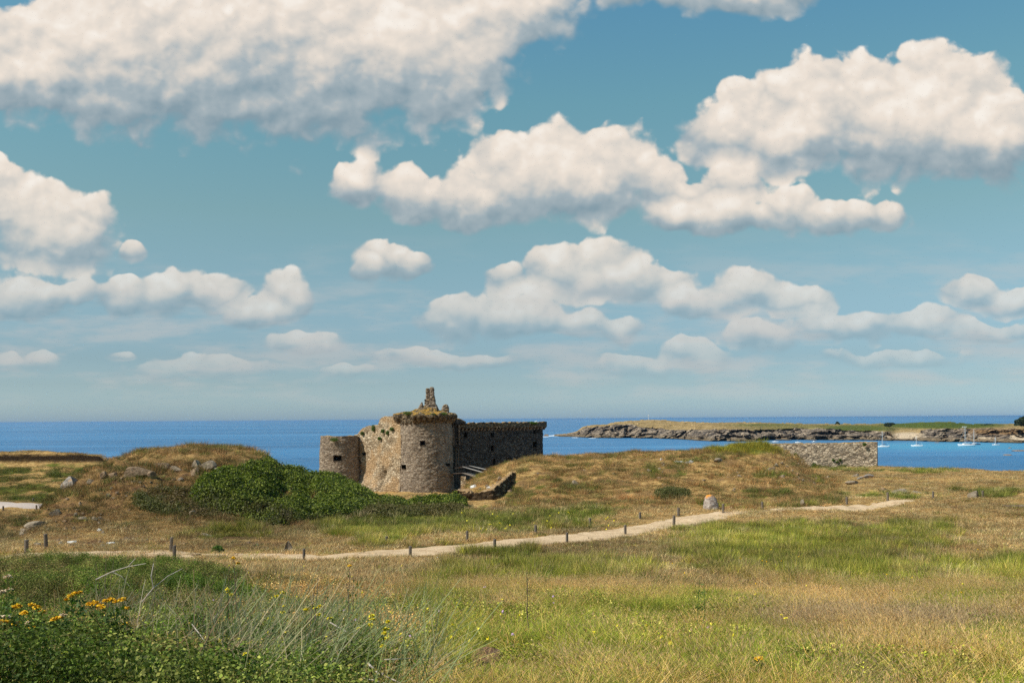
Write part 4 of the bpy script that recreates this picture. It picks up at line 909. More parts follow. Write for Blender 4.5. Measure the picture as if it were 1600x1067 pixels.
# ------------------------------------------------------------------ loose rocks and stones
def rock_mesh(name, seed, m, sub=3, cuts=9, flat=1.0, rough_=0.12):
    bm = bmesh.new(); bmesh.ops.create_icosphere(bm, subdivisions=sub, radius=1.0)
    rg_ = np.random.default_rng(seed); V = np.array([v.co[:] for v in bm.verts])
    for _ in range(cuts):
        n = rg_.normal(size=3); n /= np.linalg.norm(n); h = rg_.uniform(0.45, 0.8)
        d = V @ n - h; V = V - np.maximum(d, 0)[:, None] * n
    V = V * (1 + rough_ * 2 * (fbm(V[:, 0] * 2 + seed, V[:, 1] * 2, V[:, 2] * 2, o=3, seed=seed) - 0.5))[:, None]
    V[:, 2] *= flat
    for v, c in zip(bm.verts, V): v.co = c
    me = bpy.data.meshes.new(name); bm.to_mesh(me); bm.free(); me.materials.append(m)
    return me
RM = {}
def rock(name, px, py, wpx, hpx_, m, label, cat='rock', group=None, seed=0, rz=None, sink=0.25, deep=0.8):
    key = (m.name, seed % 6)
    if key not in RM: RM[key] = rock_mesh(name, 300 + seed % 6, m)
    p = hit(px, py, d0=3)
    o = bpy.data.objects.new(name, RM[key]); s = p.y / F
    if name == 'rock' and seed < 12: wpx, hpx_ = wpx * 1.1, hpx_ * 1.25
    w, h = wpx * s / 2 / 0.66, hpx_ * s / 2 / 0.72
    o.scale = (w, min(w, 1.5 * h + 0.3 * w) * deep, h * (1 + sink)); o.location = (p.x, p.y + 0.3 * w, p.z + h * 0.72 * (1 - sink * 1.4))
    rg_ = random.Random(seed * 7 + int(px)); o.rotation_euler = (rg_.uniform(-.2, .2), rg_.uniform(-.2, .2), rg_.uniform(-0.5, 0.5) if rz is None else rz)
    link(o); tag(o, label, cat, group); return o
GR = 'rocks showing through the turf'
ROCKS = [
 (273,737,15,5.5,M_rock,'pale flat-topped rock left of the middle of the mound outcrop'),
 (305,731,14,8,M_rock,'grey pointed rock at the upper middle of the left mound outcrop'),
 (324,733,17,9,M_rock,'dark grey jutting rock at the right of the left mound outcrop'),
 (338,737,9,4,M_rock,'low pale stone at the right end of the left mound outcrop'),
 (304,742,12,9,M_brownrock,'brown stone under the grey pointed rock of the mound outcrop'),
 (283,752,8,4,M_rock,'small angular pale rock below the mound outcrop'),
 (212,745,32,11,M_brownrock,'long overhanging brown slab on the upper left of the left mound'),
 (184,716,24,6,M_brownrock,'earthy stone on the skyline at the left end of the left mound'),
 (252,733,18,7,M_brownrock,'brown stone between the long slab and the pale flat-topped rock'),
 (236,749,10,7,M_brownrock,'small brown stone right of the long overhanging slab'),
 (176,745,12,5,M_brownrock,'low brown stone just left of the long overhanging slab'),
 (163,747,9,7,M_brownrock,'reddish brown stone left of the long slab on the left mound'),
 (142,756,12,6,M_rock,'pale stone right of the lichened boulder on the left mound'),
 (107,762,28,14,M_rock_l,'speckled lichen boulder on the left flank of the left mound'),
 (84,806,13,9,M_rock,'pale wedge rock on the lower left slope of the left mound'),
 (55,829,34,13,M_rock,'large flat grey slab at the left foot of the left mound'),
 (38,834,22,8,M_rock,'grey slab at the far left foot of the left mound'),
 (130,814,16,5,M_rock,'flat grey stone in the middle of the lower left mound slope'),
 (147,813,8,5,M_rock,'tilted narrow grey stone on the lower left mound slope'),
 (154,830,9,3.5,M_quartz,'thin pale stone near the foot of the left mound'),
 (160,834,5,4,M_rock,'small round grey stone at the foot of the left mound'),
 (301,808,12,9,M_rock,'pale pointed boulder at the left foot of the green thicket'),
 (112,848,14,3,M_quartz,'white quartz stone on the dirt right of the tall dark post'),
 (175,851,13,3.4,M_quartz,'white quartz stone in the middle of the bare dirt'),
 (320,838,14,4,M_quartz,'white flat stone on the dirt at the right'),
 (93,851,9,4,M_rock,'brown stone beside the white quartz near the left posts'),
 (57,853,10,5,M_rock,'pale stone between the two leftmost posts'),
 (305,869,16,4,M_brownrock,'brown stone lying on the path edge at the left'),
 (1523,778,14,11,M_rock,'squared pale stone block at the right beside a post'),
 (1255,790,6,8,M_rock,'small pointed grey stone on the verge of the path'),
 (1058,723,9,3,M_quartz,'pale stone in a row of three, left one, on the right mound'),
 (1065,723.5,7,3,M_quartz,'middle pale stone of the row of three on the right mound'),
 (1076,724,11,4,M_quartz,'right and largest pale stone of the row of three on the right mound'),
 (1122,722,16,5.5,M_rock,'flat grey rock under the bright green top of the right mound'),
 (1202,737,9,6,M_rock,'angular pale rock on the right flank of the right mound'),
 (1209,736,6,6,M_brownrock,'dark brown stone on the right flank of the right mound'),
 (1034,719,4,3,M_quartz,'tiny white stone alone on the right mound'),
 (898,757,10,6,M_rock,'pale stone on the left slope of the right mound'),
 (1352,748,24,5,M_rock_l,'long low outcrop with orange lichen on the plain'),
 (1332,757,22,5,M_rock,'low grey outcrop left of and below the lichened one on the plain'),
 (1338,745,12,4,M_rock,'low grey stone at the left end of the lichened outcrop on the plain'),
 (1412,772,22,7,M_rock,'peaked pale outcrop on the plain behind the path'),
 (1432,771,12,4,M_rock,'low pale outcrop right of the peaked outcrop on the plain'),
 (1382,767,10,4,M_brownrock,'small brown outcrop on the plain left of the peaked outcrop'),
 (1590,793,30,4,M_rock,'low pale ridge of stone at the right edge of the plain'),
 (1290,826,26,3,M_rock,'thin pale rock in the grass below the path on the right'),
 (740,762,9,4,M_quartz,'pale stone on the turf above the dark stone bank'),
 (765,764,7,3.5,M_quartz,'bright stone at the lip of the dark stone bank'),
 (782,749,7,4,M_rock,'grey stone at the upper lip of the dark stone bank'),
 (719,769,10,5,M_rock,'pale block at the left end of the dark stone bank'),
 (707,768,9,4,M_brownrock,'earthy stone left of the dark stone bank near the big tower foot'),
 (699,764,5,5,M_quartz,'pinkish pale stone at the foot of the big tower'),
]
for k, (a, b_, w, h, m, lb_) in enumerate(ROCKS):
    rock('rock', a, b_, w, h, m, lb_, 'rock', GR, seed=k)
def boulder():
    p = hit(1112, 795, d0=20); s = p.y / F; th, t = np.meshgrid(np.linspace(0, 2 * math.pi, 49), np.linspace(0, 1, 26), indexing='ij')
    r = np.interp(t, [0, 0.3, 0.6, 0.8, 0.93, 1.0], [11.5, 11.3, 9.6, 7.8, 5.0, 0.0]) * s; off = np.interp(t, [0, 1], [0, -2.5]) * s
    X, Y, Z = np.cos(th) * r + off, np.sin(th) * r * 0.8, t * 25 * s - 0.1
    e = 0.35 * (fbm(X * 1.6, Y * 1.6, Z * 1.6, o=4, seed=140, rough=0.6) - 0.5); X += np.cos(th) * e; Y += np.sin(th) * e; X[-1], Y[-1], Z[-1] = X[0], Y[0], Z[0]
    def f(b):
        P = b.new('ShaderNodeTexCoord').outputs['Object']; n = b.noise(P, 5, 6, 0.7); z = b.new('ShaderNodeSeparateXYZ'); b.l.new(P, z.inputs[0])
        c = b.ramp(n, [(0.3, (0.14, 0.10, 0.085)), (0.55, (0.36, 0.29, 0.245)), (0.72, (0.60, 0.54, 0.49))])
        cap = b.m('MULTIPLY', b.sstep(b.m('MULTIPLY_ADD', b.m('SUBTRACT', b.noise(P, 2.2, 4, 0.7), 0.5), 1.6, z.outputs[2]), 0.75, 1.05), b.sstep(z.outputs[0], 0.35, -0.1))
        return principled(b, b.mix(cap, c, (0.70, 0.27, 0.03)), 0.95, bumpn(b, n, 0.7, 0.08), 0.1)
    o = mesh_np('boulder', np.stack([X, Y, Z], -1).reshape(-1, 3), grid_faces(49, 26), mat('lichen_capped_granite', f), loc=p)
    tag(o, 'rounded standing boulder capped with orange lichen beside the path', 'boulder')
boulder()
# small stones littering the slopes
rgs = random.Random(5); SP = []
for (cx_, cy_, rx_, ry_, n_c) in [(150,800,80,32,42),(230,765,60,18,16),(230,848,170,7,24),(770,757,28,12,14),(1240,740,30,16,12),(1000,745,160,24,26),(1300,750,60,8,6)]:
    for _ in range(n_c): SP.append((cx_ + rgs.uniform(-1, 1) * rx_, cy_ + rgs.uniform(-1, 1) * ry_))
for k, (a, b_) in enumerate(SP):
    left = a < 500
    w = rgs.uniform(2.5, 6.5)
    g_ = 'small stones scattered on the left mound and its foot' if left else 'small stones scattered on the right mound'
    rock('stone', a, b_, w, w * rgs.uniform(0.4, 0.75), rgs.choice([M_brownrock, M_brownrock, M_brownrock, M_rock, M_rock] if left else [M_rock, M_brownrock]), 'small loose stone lying on the dry slope of the ' + ('left mound' if left else 'right mound'), 'stone', g_, seed=k)

# ------------------------------------------------------------------ posts
def post_mesh():
    bm = bmesh.new(); n = 14; rg_ = random.Random(3); rings = []
    for z, r in ((-0.25, 1.0), (0.0, 1.0), (0.25, 0.98), (0.5, 0.99), (0.75, 0.97), (0.96, 0.98), (1.0, 0.82)):
        rings.append([bm.verts.new((math.cos(2 * math.pi * k / n) * r * (1 + 0.05 * math.sin(k * 2.3)), math.sin(2 * math.pi * k / n) * r * (1 + 0.05 * math.cos(k * 1.7)), z + (0.012 * math.sin(k * 0.9) if z > 0.9 else 0))) for k in range(n)])
    for a, b_ in zip(rings, rings[1:]):
        for k in range(n): bm.faces.new((a[k], a[(k + 1) % n], b_[(k + 1) % n], b_[k]))
    c = bm.verts.new((0, 0, 1.005))
    for k in range(n): bm.faces.new((rings[-1][k], rings[-1][(k + 1) % n], c))
    me = bpy.data.meshes.new('post'); bm.to_mesh(me); bm.free(); me.materials.append(M_wood); return me
PM = post_mesh()
POSTS = [(41,864,843,6.5,0.02,'short dark post farthest left, half hidden by leaves'),(72,858,834,6,-.05,'tall dark post second from the left, beside the white stones'),
 (267,862,839,5,-.09,'leaning dark post behind the path, taller of the close pair at left'),(272,877,852,5.5,-.03,'dark post in front of the path, nearer of the close pair at left'),
 (475,877,857,4.5,0,'post in front of the path next to the triangular stone'),(641,872,853,5,0.01,'post on the near side of the path below the big tower'),
 (773,861,842,4.6,0,'near side path post, first right of the one below the big tower'),(886,850,832,4.2,0,'near side path post in the middle of the path run'),
 (977,835,820,4.2,0,'near side path post second left of the one in a grass tuft'),(1053,821,805,4.6,0.03,'post standing in a dark grass tuft on the path edge'),
 (604,851,838,4.4,0,'low grey post in the grass behind the path at left'),(730,846,829,4.4,0,'tall grey post in the green grass behind the path'),
 (837,835,820,4.4,0,'grey post in the grass behind the path, right of the tall one'),(922,825,809,4.2,0,'faint post hidden in a dark grass clump behind the path'),
 (1000,810,800,4,0,'small grey post behind the path in dry grass'),(1060,806,793,4.2,0,'grey post behind the path left of the lichened boulder'),
 (1130,802,787,4.2,0,'grey post just right of the lichened boulder'),(1191,796,784,3.8,0,'grey post on a green verge right of the boulder'),
 (1323,788,776,3.4,0,'grey post left of the last path post on the green verge'),(1387,783,769,3.4,0,'grey post at the far right end of the sandy path'),
 (1458,778,767.5,3.2,0,'lone grey post on the dry plain beyond the path end'),(1535.5,777.5,767,3,0,'grey post right behind the squared stone block'),
 (5,797,790.5,2.8,0,'tiny dark post at the left edge by the pale road'),(57,796,789,2.8,0,'tiny dark post at the end of the pale road'),(52,784,778,2.6,0,'tiny dark post behind the pale road')]
for k, (a, b0, b1, w, tl, lb_) in enumerate(POSTS):
    p = hit(a, b0, d0=20); h = (b0 - b1) / F * p.y
    o = bpy.data.objects.new('wooden_post', PM); o.location = p; o.scale = (w / F * p.y / 2, w / F * p.y / 2, h); o.rotation_euler = (0, tl, k * 1.3)
    link(o); tag(o, lb_, 'post', 'wooden posts along the coastal path')
# triangular split stone beside the path
def tri_stone():
    p = hit(451, 862, d0=25); s = p.y / F
    prof = [(-9, 0), (-7.5, 4), (-4, 10), (-1.6, 16.5), (-0.2, 17), (1.2, 16), (5, 8.5), (8.5, 1.5), (9.5, 0), (8, -3), (-8, -3)]
    V = []
    for y_ in (-0.12, 0.02, 0.2):
        k = 1.0 if y_ < 0.1 else 0.75
        V += [(x_ * s * k, y_ + 0.03 * math.sin(i * 2.1), z_ * s * (1 if y_ < 0.1 else 0.85)) for i, (x_, z_) in enumerate(prof)]
    n = len(prof); Fq = [(r * n + i, r * n + (i + 1) % n, (r + 1) * n + (i + 1) % n, (r + 1) * n + i) for r in (0, 1) for i in range(n)]
    me = bpy.data.meshes.new('standing_stone'); me.from_pydata(V, [], Fq[:] + [tuple(range(n)), tuple(range(3 * n - 1, 2 * n - 1, -1))]); me.materials.append(M_rock)
    o = bpy.data.objects.new('standing_stone', me); o.location = p; link(o)
    tag(o, 'triangular grey stone standing by the path at the left', 'standing stone')
tri_stone()

# ------------------------------------------------------------------ boats in the bay
M_gel = mat('white_gelcoat', lambda b: principled(b, (0.78, 0.79, 0.80), 0.35, None, 0.5))
M_navy = mat('dark_blue_hull_paint', lambda b: principled(b, (0.03, 0.05, 0.11), 0.4, None, 0.5))
M_alu = mat('mast_aluminium', lambda b: principled(b, (0.62, 0.62, 0.62), 0.45, None, 0.5))
M_canvas = mat('blue_sail_cover', lambda b: principled(b, (0.04, 0.08, 0.20), 0.9))
M_glass = mat('dark_cabin_glass', lambda b: principled(b, (0.02, 0.025, 0.03), 0.15, None, 0.6))
M_red = mat('red_trim', lambda b: principled(b, (0.35, 0.04, 0.03), 0.6))
def hull_mesh(L, B, H, m, stripe=None, name='hull'):
    ns, nr = 22, 9; V = []
    for i in range(ns):
        t = i / (ns - 1); x = (t - 0.5) * L
        w = B / 2 * (math.sin(math.pi * (0.16 + 0.84 * t) ** 0.9)) ** 0.6 if t < 0.999 else 0.01
        sheer = H * (0.82 + 0.30 * (t - 0.35) ** 2 * 2.0)
        for j in range(nr):
            a = j / (nr - 1) * math.pi; ca, sa = math.cos(a), math.sin(a)
            yy = w * (abs(ca) ** 0.55) * (1 if ca > 0 else -1); zz = sheer - (sheer + 0.35 * H * (1 - (2 * t - 1) ** 4 * 0.9)) * sa ** 0.8
            V.append((x + 0.06 * L * (t > 0.9) * (zz / H) * (t - 0.9) * 10, yy, zz))
    Fq = [tuple(q) for q in grid_faces(ns, nr)]; deck = []
    for i in range(ns - 1): deck.append((i * nr, i * nr + nr - 1, (i + 1) * nr + nr - 1, (i + 1) * nr))
    me = bpy.data.meshes.new(name); me.from_pydata(V, [], Fq + deck + [tuple(range(nr))]); me.materials.append(m)
    for p in me.polygons: p.use_smooth = p.index < len(Fq)
    return me
def tube(name, pts, r, m, parent, seg=8, r1=None):
    V, Fq = [], []; r1 = r if r1 is None else r1
    for i, p in enumerate(pts):
        a = Vector(pts[min(i + 1, len(pts) - 1)]) - Vector(pts[max(i - 1, 0)]); a.normalize()
        s = a.orthogonal().normalized(); t = a.cross(s); rr_ = r + (r1 - r) * i / (len(pts) - 1)
        for k in range(seg): V.append(Vector(p) + (s * math.cos(2 * math.pi * k / seg) + t * math.sin(2 * math.pi * k / seg)) * rr_)
    for i in range(len(pts) - 1):
        for k in range(seg): Fq.append((i * seg + k, i * seg + (k + 1) % seg, (i + 1) * seg + (k + 1) % seg, (i + 1) * seg + k))
    me = bpy.data.meshes.new(name); me.from_pydata(V, [], Fq + [tuple(range(seg)), tuple(range(len(V) - 1, len(V) - seg - 1, -1))]); me.materials.append(m)
    o = bpy.data.objects.new(name, me); return link(o, parent)
def boxm(name, c, s, m, parent, tp=0.85):
    x, y, z = s; V = [(c[0] + i * x / 2 * k, c[1] + j * y / 2 * k, c[2] + h * z) for h, k in ((0, 1), (1, tp)) for i, j in ((-1, -1), (1, -1), (1, 1), (-1, 1))]
    me = bpy.data.meshes.new(name); me.from_pydata(V, [], [(3, 2, 1, 0), (4, 5, 6, 7), (0, 1, 5, 4), (1, 2, 6, 5), (2, 3, 7, 6), (3, 0, 4, 7)]); me.materials.append(m)
    o = bpy.data.objects.new(name, me); link(o, parent)
    bv = o.modifiers.new('bevel', 'BEVEL'); bv.width = min(s) * 0.15; bv.segments = 2; return o
def water_at(px, py):
    v_ = uv(px, py)[1]; return at(px, py, EYE / -v_)
def sailboat(px, py, lpx, mast_px, hm, label, heading, boom=M_canvas, sq=True):
    p = water_at(px, py); L = lpx / F * p.y; H = 0.115 * L; e = empty('sailing_boat', (p.x, p.y, 0)); e.rotation_euler = (0, 0, heading)
    tag(e, label, 'sailing boat', 'boats moored in the bay')
    link(bpy.data.objects.new('hull', hull_mesh(L, 0.3 * L, H, hm)), e)
    cb = boxm('cabin', (0.04 * L, 0, H * 0.8), (0.38 * L, 0.17 * L, H * 0.55), M_gel, e); boxm('window', (0.04 * L, 0, H * 1.0), (0.30 * L, 0.175 * L, H * 0.16), M_glass, cb, 1.0)
    Mh = mast_px / F * p.y
    tube('mast', [(0.08 * L, 0, H * 0.8), (0.08 * L, 0, Mh * 0.5), (0.08 * L, 0, Mh)], 0.08, M_alu, e, r1=0.05)
    for q in (0.45, 0.72): tube('spreader', [(0.08 * L, -0.09 * L, Mh * q), (0.08 * L, 0.09 * L, Mh * q)], 0.05, M_alu, e)
    bo = tube('boom', [(0.07 * L, 0, H * 2.0), (-0.32 * L, 0, H * 2.05)], 0.09, M_alu, e); tube('sail_cover', [(0.06 * L, 0, H * 2.2), (-0.10 * L, 0, H * 2.35), (-0.31 * L, 0, H * 2.15)], 0.2, boom, bo, r1=0.12)
    for a_ in ((0.5 * L, 0, H * 1.0), (-0.49 * L, 0, H * 0.9), (0.06 * L, 0.14 * L, H), (0.06 * L, -0.14 * L, H)): tube('stay', [(0.08 * L, 0, Mh * 0.97), a_], 0.022, M_alu, e, 4)
    tube('rudder_rail', [(-0.46 * L, -0.09 * L, H * .8), (-0.46 * L, -0.09 * L, H * 1.5), (-0.46 * L, 0.09 * L, H * 1.5), (-0.46 * L, 0.09 * L, H * .8)], 0.03, M_alu, e, 5)
    return e
sailboat(1380, 698.6, 19, 26, M_gel, 'white sailing boat just right of the rampart wall corner', 3.2)
sailboat(1433, 697.2, 17, 17, M_gel, 'small white sailing boat in the middle of the bay', 3.05)
sailboat(1510, 696.8, 27, 30, M_gel, 'largest white sailing boat with the tallest mast', 3.3)
sailboat(1523, 694.6, 16, 24, M_navy, 'dark hulled sailing boat behind the largest white one', 3.0)
sailboat(1556, 695.6, 13, 13, M_gel, 'small sailing boat farthest right in the bay', 3.4)
def motorboat(px, py, lpx, label, heading):
    p = water_at(px, py); L = lpx / F * p.y; H = 0.15 * L; e = empty('motor_boat', (p.x, p.y, 0)); e.rotation_euler = (0, 0, heading); tag(e, label, 'motor boat', 'boats moored in the bay')
    link(bpy.data.objects.new('hull', hull_mesh(L, 0.36 * L, H, M_gel)), e)
    cb = boxm('cabin', (0.05 * L, 0, H * 0.8), (0.3 * L, 0.22 * L, H * 0.9), M_gel, e); boxm('windscreen', (0.06 * L, 0, H * 1.15), (0.28 * L, 0.225 * L, H * 0.3), M_glass, cb, 0.97)
    boxm('outboard_motor', (-0.52 * L, 0, H * 0.3), (0.07 * L, 0.06 * L, H * 0.9), M_navy, e)
motorboat(1197, 694.3, 9, 'white motor boat just above the bright green mound top', 3.1)
motorboat(1212, 690.8, 10, 'white motor boat farthest left behind the rampart wall', 3.3)
motorboat(1247, 691.6, 8, 'white motor boat second from the left behind the rampart wall', 3.0)
motorboat(1272, 690.6, 8, 'white motor boat third from the left behind the rampart wall', 0.4)
motorboat(1334, 691.5, 3, 'tiny white boat near the right end of the rampart wall top', 1.2)

# ------------------------------------------------------------------ rocks in the water with foam
def searock(px, py, w, h, label, seed):
    p = water_at(px, py); s = p.y / F; m = rock_mesh('sea_rock', 400 + seed, M_brownrock, cuts=8, rough_=0.3)
    o = bpy.data.objects.new('sea_rock', m); o.location = (p.x, p.y, 0); o.scale = (w / 2 * s, w / 2 * s, h * s * 1.2); link(o); tag(o, label, 'sea rock', 'rocks standing in the sea')
searock(853.5, 681, 9, 3.2, 'small brown rock in the sea right behind the castle corner', 1)
searock(1592, 704.5, 24, 1.6, 'long low dark rock in the bay at the right edge', 2); searock(1575, 711, 14, 1.8, 'lowest brown rock in the bay at the right', 3)
searock(1578, 700, 8, 1.0, 'tiny dark rock above the long one at the right edge', 4); searock(1345, 690.6, 8, 0.9, 'dark rock just beyond the rampart wall end', 5); searock(1464, 691.6, 10, 1.0, 'dark rock off the small beach across the bay', 6)
M_foam = mat('sea_foam', lambda b: principled(b, (0.8, 0.83, 0.85), 0.9))
def foam(cx_, cy_, rx_, ry_, seed):
    a = np.linspace(0, 2 * math.pi, 40, endpoint=False); r = 1 + 0.7 * (fbm(np.cos(a) * 2.5, np.sin(a) * 2.5, o=3, seed=seed) - 0.5)
    c = water_at(cx_, cy_); V = [(c.x, c.y, 0.06)]
    for i in range(40):
        q = water_at(cx_ + math.cos(a[i]) * rx_ * r[i], cy_ + math.sin(a[i]) * ry_ * r[i]); V.append((q.x, q.y, 0.05))
    return V, [(0, i + 1, (i + 1) % 40 + 1) for i in range(40)]
FV, FF = [], []
for k, f_ in enumerate([(862,680.9,9,0.5),(874,681.2,8,0.7),(850,682.4,7,0.35),(898,683.6,5,0.3),(925,684.6,6,0.25),(868,679.6,5,0.3)]):
    v_, q_ = foam(*f_, 30 + k); FF += [tuple(i + len(FV) for i in t) for t in q_]; FV += v_
tag(mesh_np('sea_foam', FV, np.array(FF), M_foam), kind='stuff')

# ------------------------------------------------------------------ things on the headland
def head_at(px, py, d): return at(px, py, d)
mb_ = at(1013.5, 656.5, 980); mm = empty('signal_mast', mb_); tag(mm, 'tall thin signal mast alone on the headland summit', 'mast')
tube('pole', [(0, 0, -1), (0, 0, 5.6)], 0.22, M_alu, mm, r1=0.12); tube('crossbar', [(-1.0, 0, 3.7), (0.2, 0, 4.6)], 0.10, M_alu, mm); boxm('day_mark', (-0.1, 0, 4.3), (0.9, 0.3, 1.3), M_alu, mm)
def blob_tree(name, px, py, d, rx, rz, n, m, label, cat, seed, leaf=0.5):
    c = at(px, py, d); e = empty(name, (c.x, c.y, c.z - rz)); tag(e, label, cat)
    rg_ = np.random.default_rng(seed); lob = rg_.normal(size=(16, 3)) * np.array([rx, rx, rz]) * 0.42; P_, N_ = [], []
    for q in lob:
        v = rg_.normal(size=(n // 16, 3)); v /= np.linalg.norm(v, axis=1)[:, None]
        P_.append(q + v * np.array([rx, rx, rz]) * 0.5 * (0.7 + 0.3 * rg_.random((len(v), 1)))); N_.append(v)
    P_, N_ = np.concatenate(P_) + (0, 0, rz), np.concatenate(N_)
    V, Fq, cl = leaf_quads(P_, N_, leaf, seed); mesh_np('crown', V, Fq, m, e, smooth_=False, attrs=dict(leaf=cl))
    tube('trunk', [(0, 0, -1.5), (0.1, 0, rz * 0.6), (0, 0.1, rz * 1.1)], 0.35, M_darkwood, e, r1=0.15); return e
M_dkleaf = foliage_mat('dark_evergreen_leaves', (0.008, 0.014, 0.006), (0.018, 0.032, 0.012), (0.04, 0.06, 0.02), 0.15)
blob_tree('evergreen_tree', 1597, 661.5, 700, 5.2, 3.6, 5200, M_dkleaf, 'dark rounded evergreen tree at the far right end of the headland', 'tree', 9)
for k, (a, b_, r_, lb_) in enumerate([(1549,665,3.2,'dark low bush left of the evergreen tree on the headland'),(1536,666,2.4,'small bush farther left of the evergreen tree'),(1389,663.5,3.4,'green bush at the left end of the bright green slope'),(1309,662,1.8,'dark bush on the headland skyline above the cliffs'),(1582,668,3.5,'grey green bush under the evergreen tree')]):
    blob_tree('headland_bush', a, b_, 760 if a > 1330 else 860, r_, 1.2, 1600, M_dkleaf, lb_, 'bush', 20 + k, 0.4)
hw_ = at(1520, 667.2, 690); ho = rblock('white_wall', lambda s, o, h: Vector((hw_.x - 7 + 14 * s, 690 + 1 * o, hw_.z - 0.8 + 1.3 * h)), 0, 0, 0, M_gel, None, 90, n=(10, 2, 2), amp=0.1); tag(ho, 'long low white wall on the headland behind the largest boat', 'wall')
hb = at(1194, 664, 860); e = empty('white_cottage', (hb.x, hb.y, hb.z - 1)); tag(e, 'tiny white cottage alone on the headland', 'cottage')
boxm('wall', (0, 0, -0.8), (3.4, 2.4, 1.8), M_gel, e, 1.0); boxm('roof', (0, 0, 1.01), (3.6, 2.6, 0.7), M_rock, e, 0.3)
# a seabird resting on the far end of the shaded wall head
gb = at(836, 659.4, 182.4)
V = []; 
bm = bmesh.new(); bmesh.ops.create_uvsphere(bm, u_segments=12, v_segments=8, radius=1)
for v in bm.verts:
    x_, y_, z_ = v.co; v.co = (x_ * 0.34 * (1 - 0.25 * (x_ > 0) * x_), y_ * 0.13, z_ * 0.14 + 0.06 * x_)
r_ = bmesh.ops.create_uvsphere(bm, u_segments=10, v_segments=6, radius=0.085); bmesh.ops.translate(bm, verts=r_['verts'], vec=(0.30, 0, 0.19))
me = bpy.data.meshes.new('seagull'); bm.to_mesh(me); bm.free(); me.materials.append(M_gel); o = bpy.data.objects.new('seagull', me); o.location = gb; link(o)
tag(o, 'white seagull resting on the far end of the shaded castle wall', 'seagull')

# ------------------------------------------------------------------ grass tufts and leaves
def blade_mesh(name, n, rad, h, w, bend, m, seed, seg=3, head=0.0, spread=0.35, hvar=0.45, tipw=0.12):
    rg_ = np.random.default_rng(seed); V, Fq, ft, lf, ht = [], [], [], [], []
    for i in range(n):
        a = rg_.random() * 2 * math.pi; r = rad * rg_.random() ** 0.6; bx_, by_ = r * math.cos(a), r * math.sin(a)
        hd = rg_.random() * 2 * math.pi if rg_.random() < 0.4 else a + rg_.normal() * 0.7
        hh = h * (1 - hvar * rg_.random()); ln = spread * rg_.random() + 0.05; bd = bend * (0.4 + rg_.random())
        dx, dy = math.cos(hd), math.sin(hd); sa = rg_.random() * math.pi; sx, sy = math.cos(sa), math.sin(sa); lv = rg_.random(); base = len(V)
        ww = w * (0.6 + 0.8 * rg_.random())
        for k in range(seg + 1):
            t = k / seg; out = hh * (ln * t + bd * t * t); z = hh * (t - 0.35 * bd * t * t)
            wk = ww * (1 - (1 - tipw) * t)
            V += [(bx_ + dx * out - sx * wk / 2, by_ + dy * out - sy * wk / 2, z), (bx_ + dx * out + sx * wk / 2, by_ + dy * out + sy * wk / 2, z)]
            lf += [lv, lv]; ht += [t, t]
        for k in range(seg): Fq.append((base + 2 * k, base + 2 * k + 1, base + 2 * k + 3, base + 2 * k + 2))
        if head and rg_.random() < 0.75:      # seed head: two crossed spindles
            tx, ty, tz = bx_ + dx * out, by_ + dy * out, z
            ax, ay, az = dx * (ln + 2 * bd) * 0.8, dy * (ln + 2 * bd) * 0.8, 1.0; L_ = math.sqrt(ax * ax + ay * ay + az * az); hl = head * (0.7 + 0.6 * rg_.random()); hw = hl * 0.085
            for q in (0, 1):
                px_, py_ = (sx, sy) if q == 0 else (-sy, sx); b0 = len(V)
                for (t_, w_) in ((-0.1, 0.0), (0.35, 1.0), (1.0, 0.0)):
                    c = (tx + ax / L_ * hl * t_, ty + ay / L_ * hl * t_, tz + az / L_ * hl * t_)
                    V += [(c[0] - px_ * hw * w_, c[1] - py_ * hw * w_, c[2]), (c[0] + px_ * hw * w_ + 1e-4, c[1] + py_ * hw * w_, c[2])]; lf += [lv, lv]; ht += [1.3, 1.3]
                Fq += [(b0, b0 + 1, b0 + 3, b0 + 2), (b0 + 2, b0 + 3, b0 + 5, b0 + 4)]
    return V, Fq, lf, ht
def leafy_mesh(n, rad, h, size, seed, stems=6, flat=0.0):
    rg_ = np.random.default_rng(seed); v = rg_.normal(size=(n, 3)); v /= np.linalg.norm(v, axis=1)[:, None]; v[:, 2] = abs(v[:, 2])
    P_ = v * (rg_.random(n) ** 0.45)[:, None] * np.array([rad, rad, h]); P_[:, 2] += 0.02
    V, Fq, cl = leaf_quads(P_, v * [1, 1, 1.6], size, seed, 0.62)
    V = [tuple(q) for q in V]; Fq = [tuple(q) for q in Fq]; lf = list(cl); ht = [0.4 + 0.6 * q[2] / h for q in V]
    return V, Fq, lf, ht
def join_parts(*ps):
    V, Fq, lf, ht = [], [], [], []
    for p in ps:
        Fq += [tuple(i + len(V) for i in f) for f in p[1]]; V += list(p[0]); lf += list(p[2]); ht += list(p[3])
    return V, Fq, lf, ht
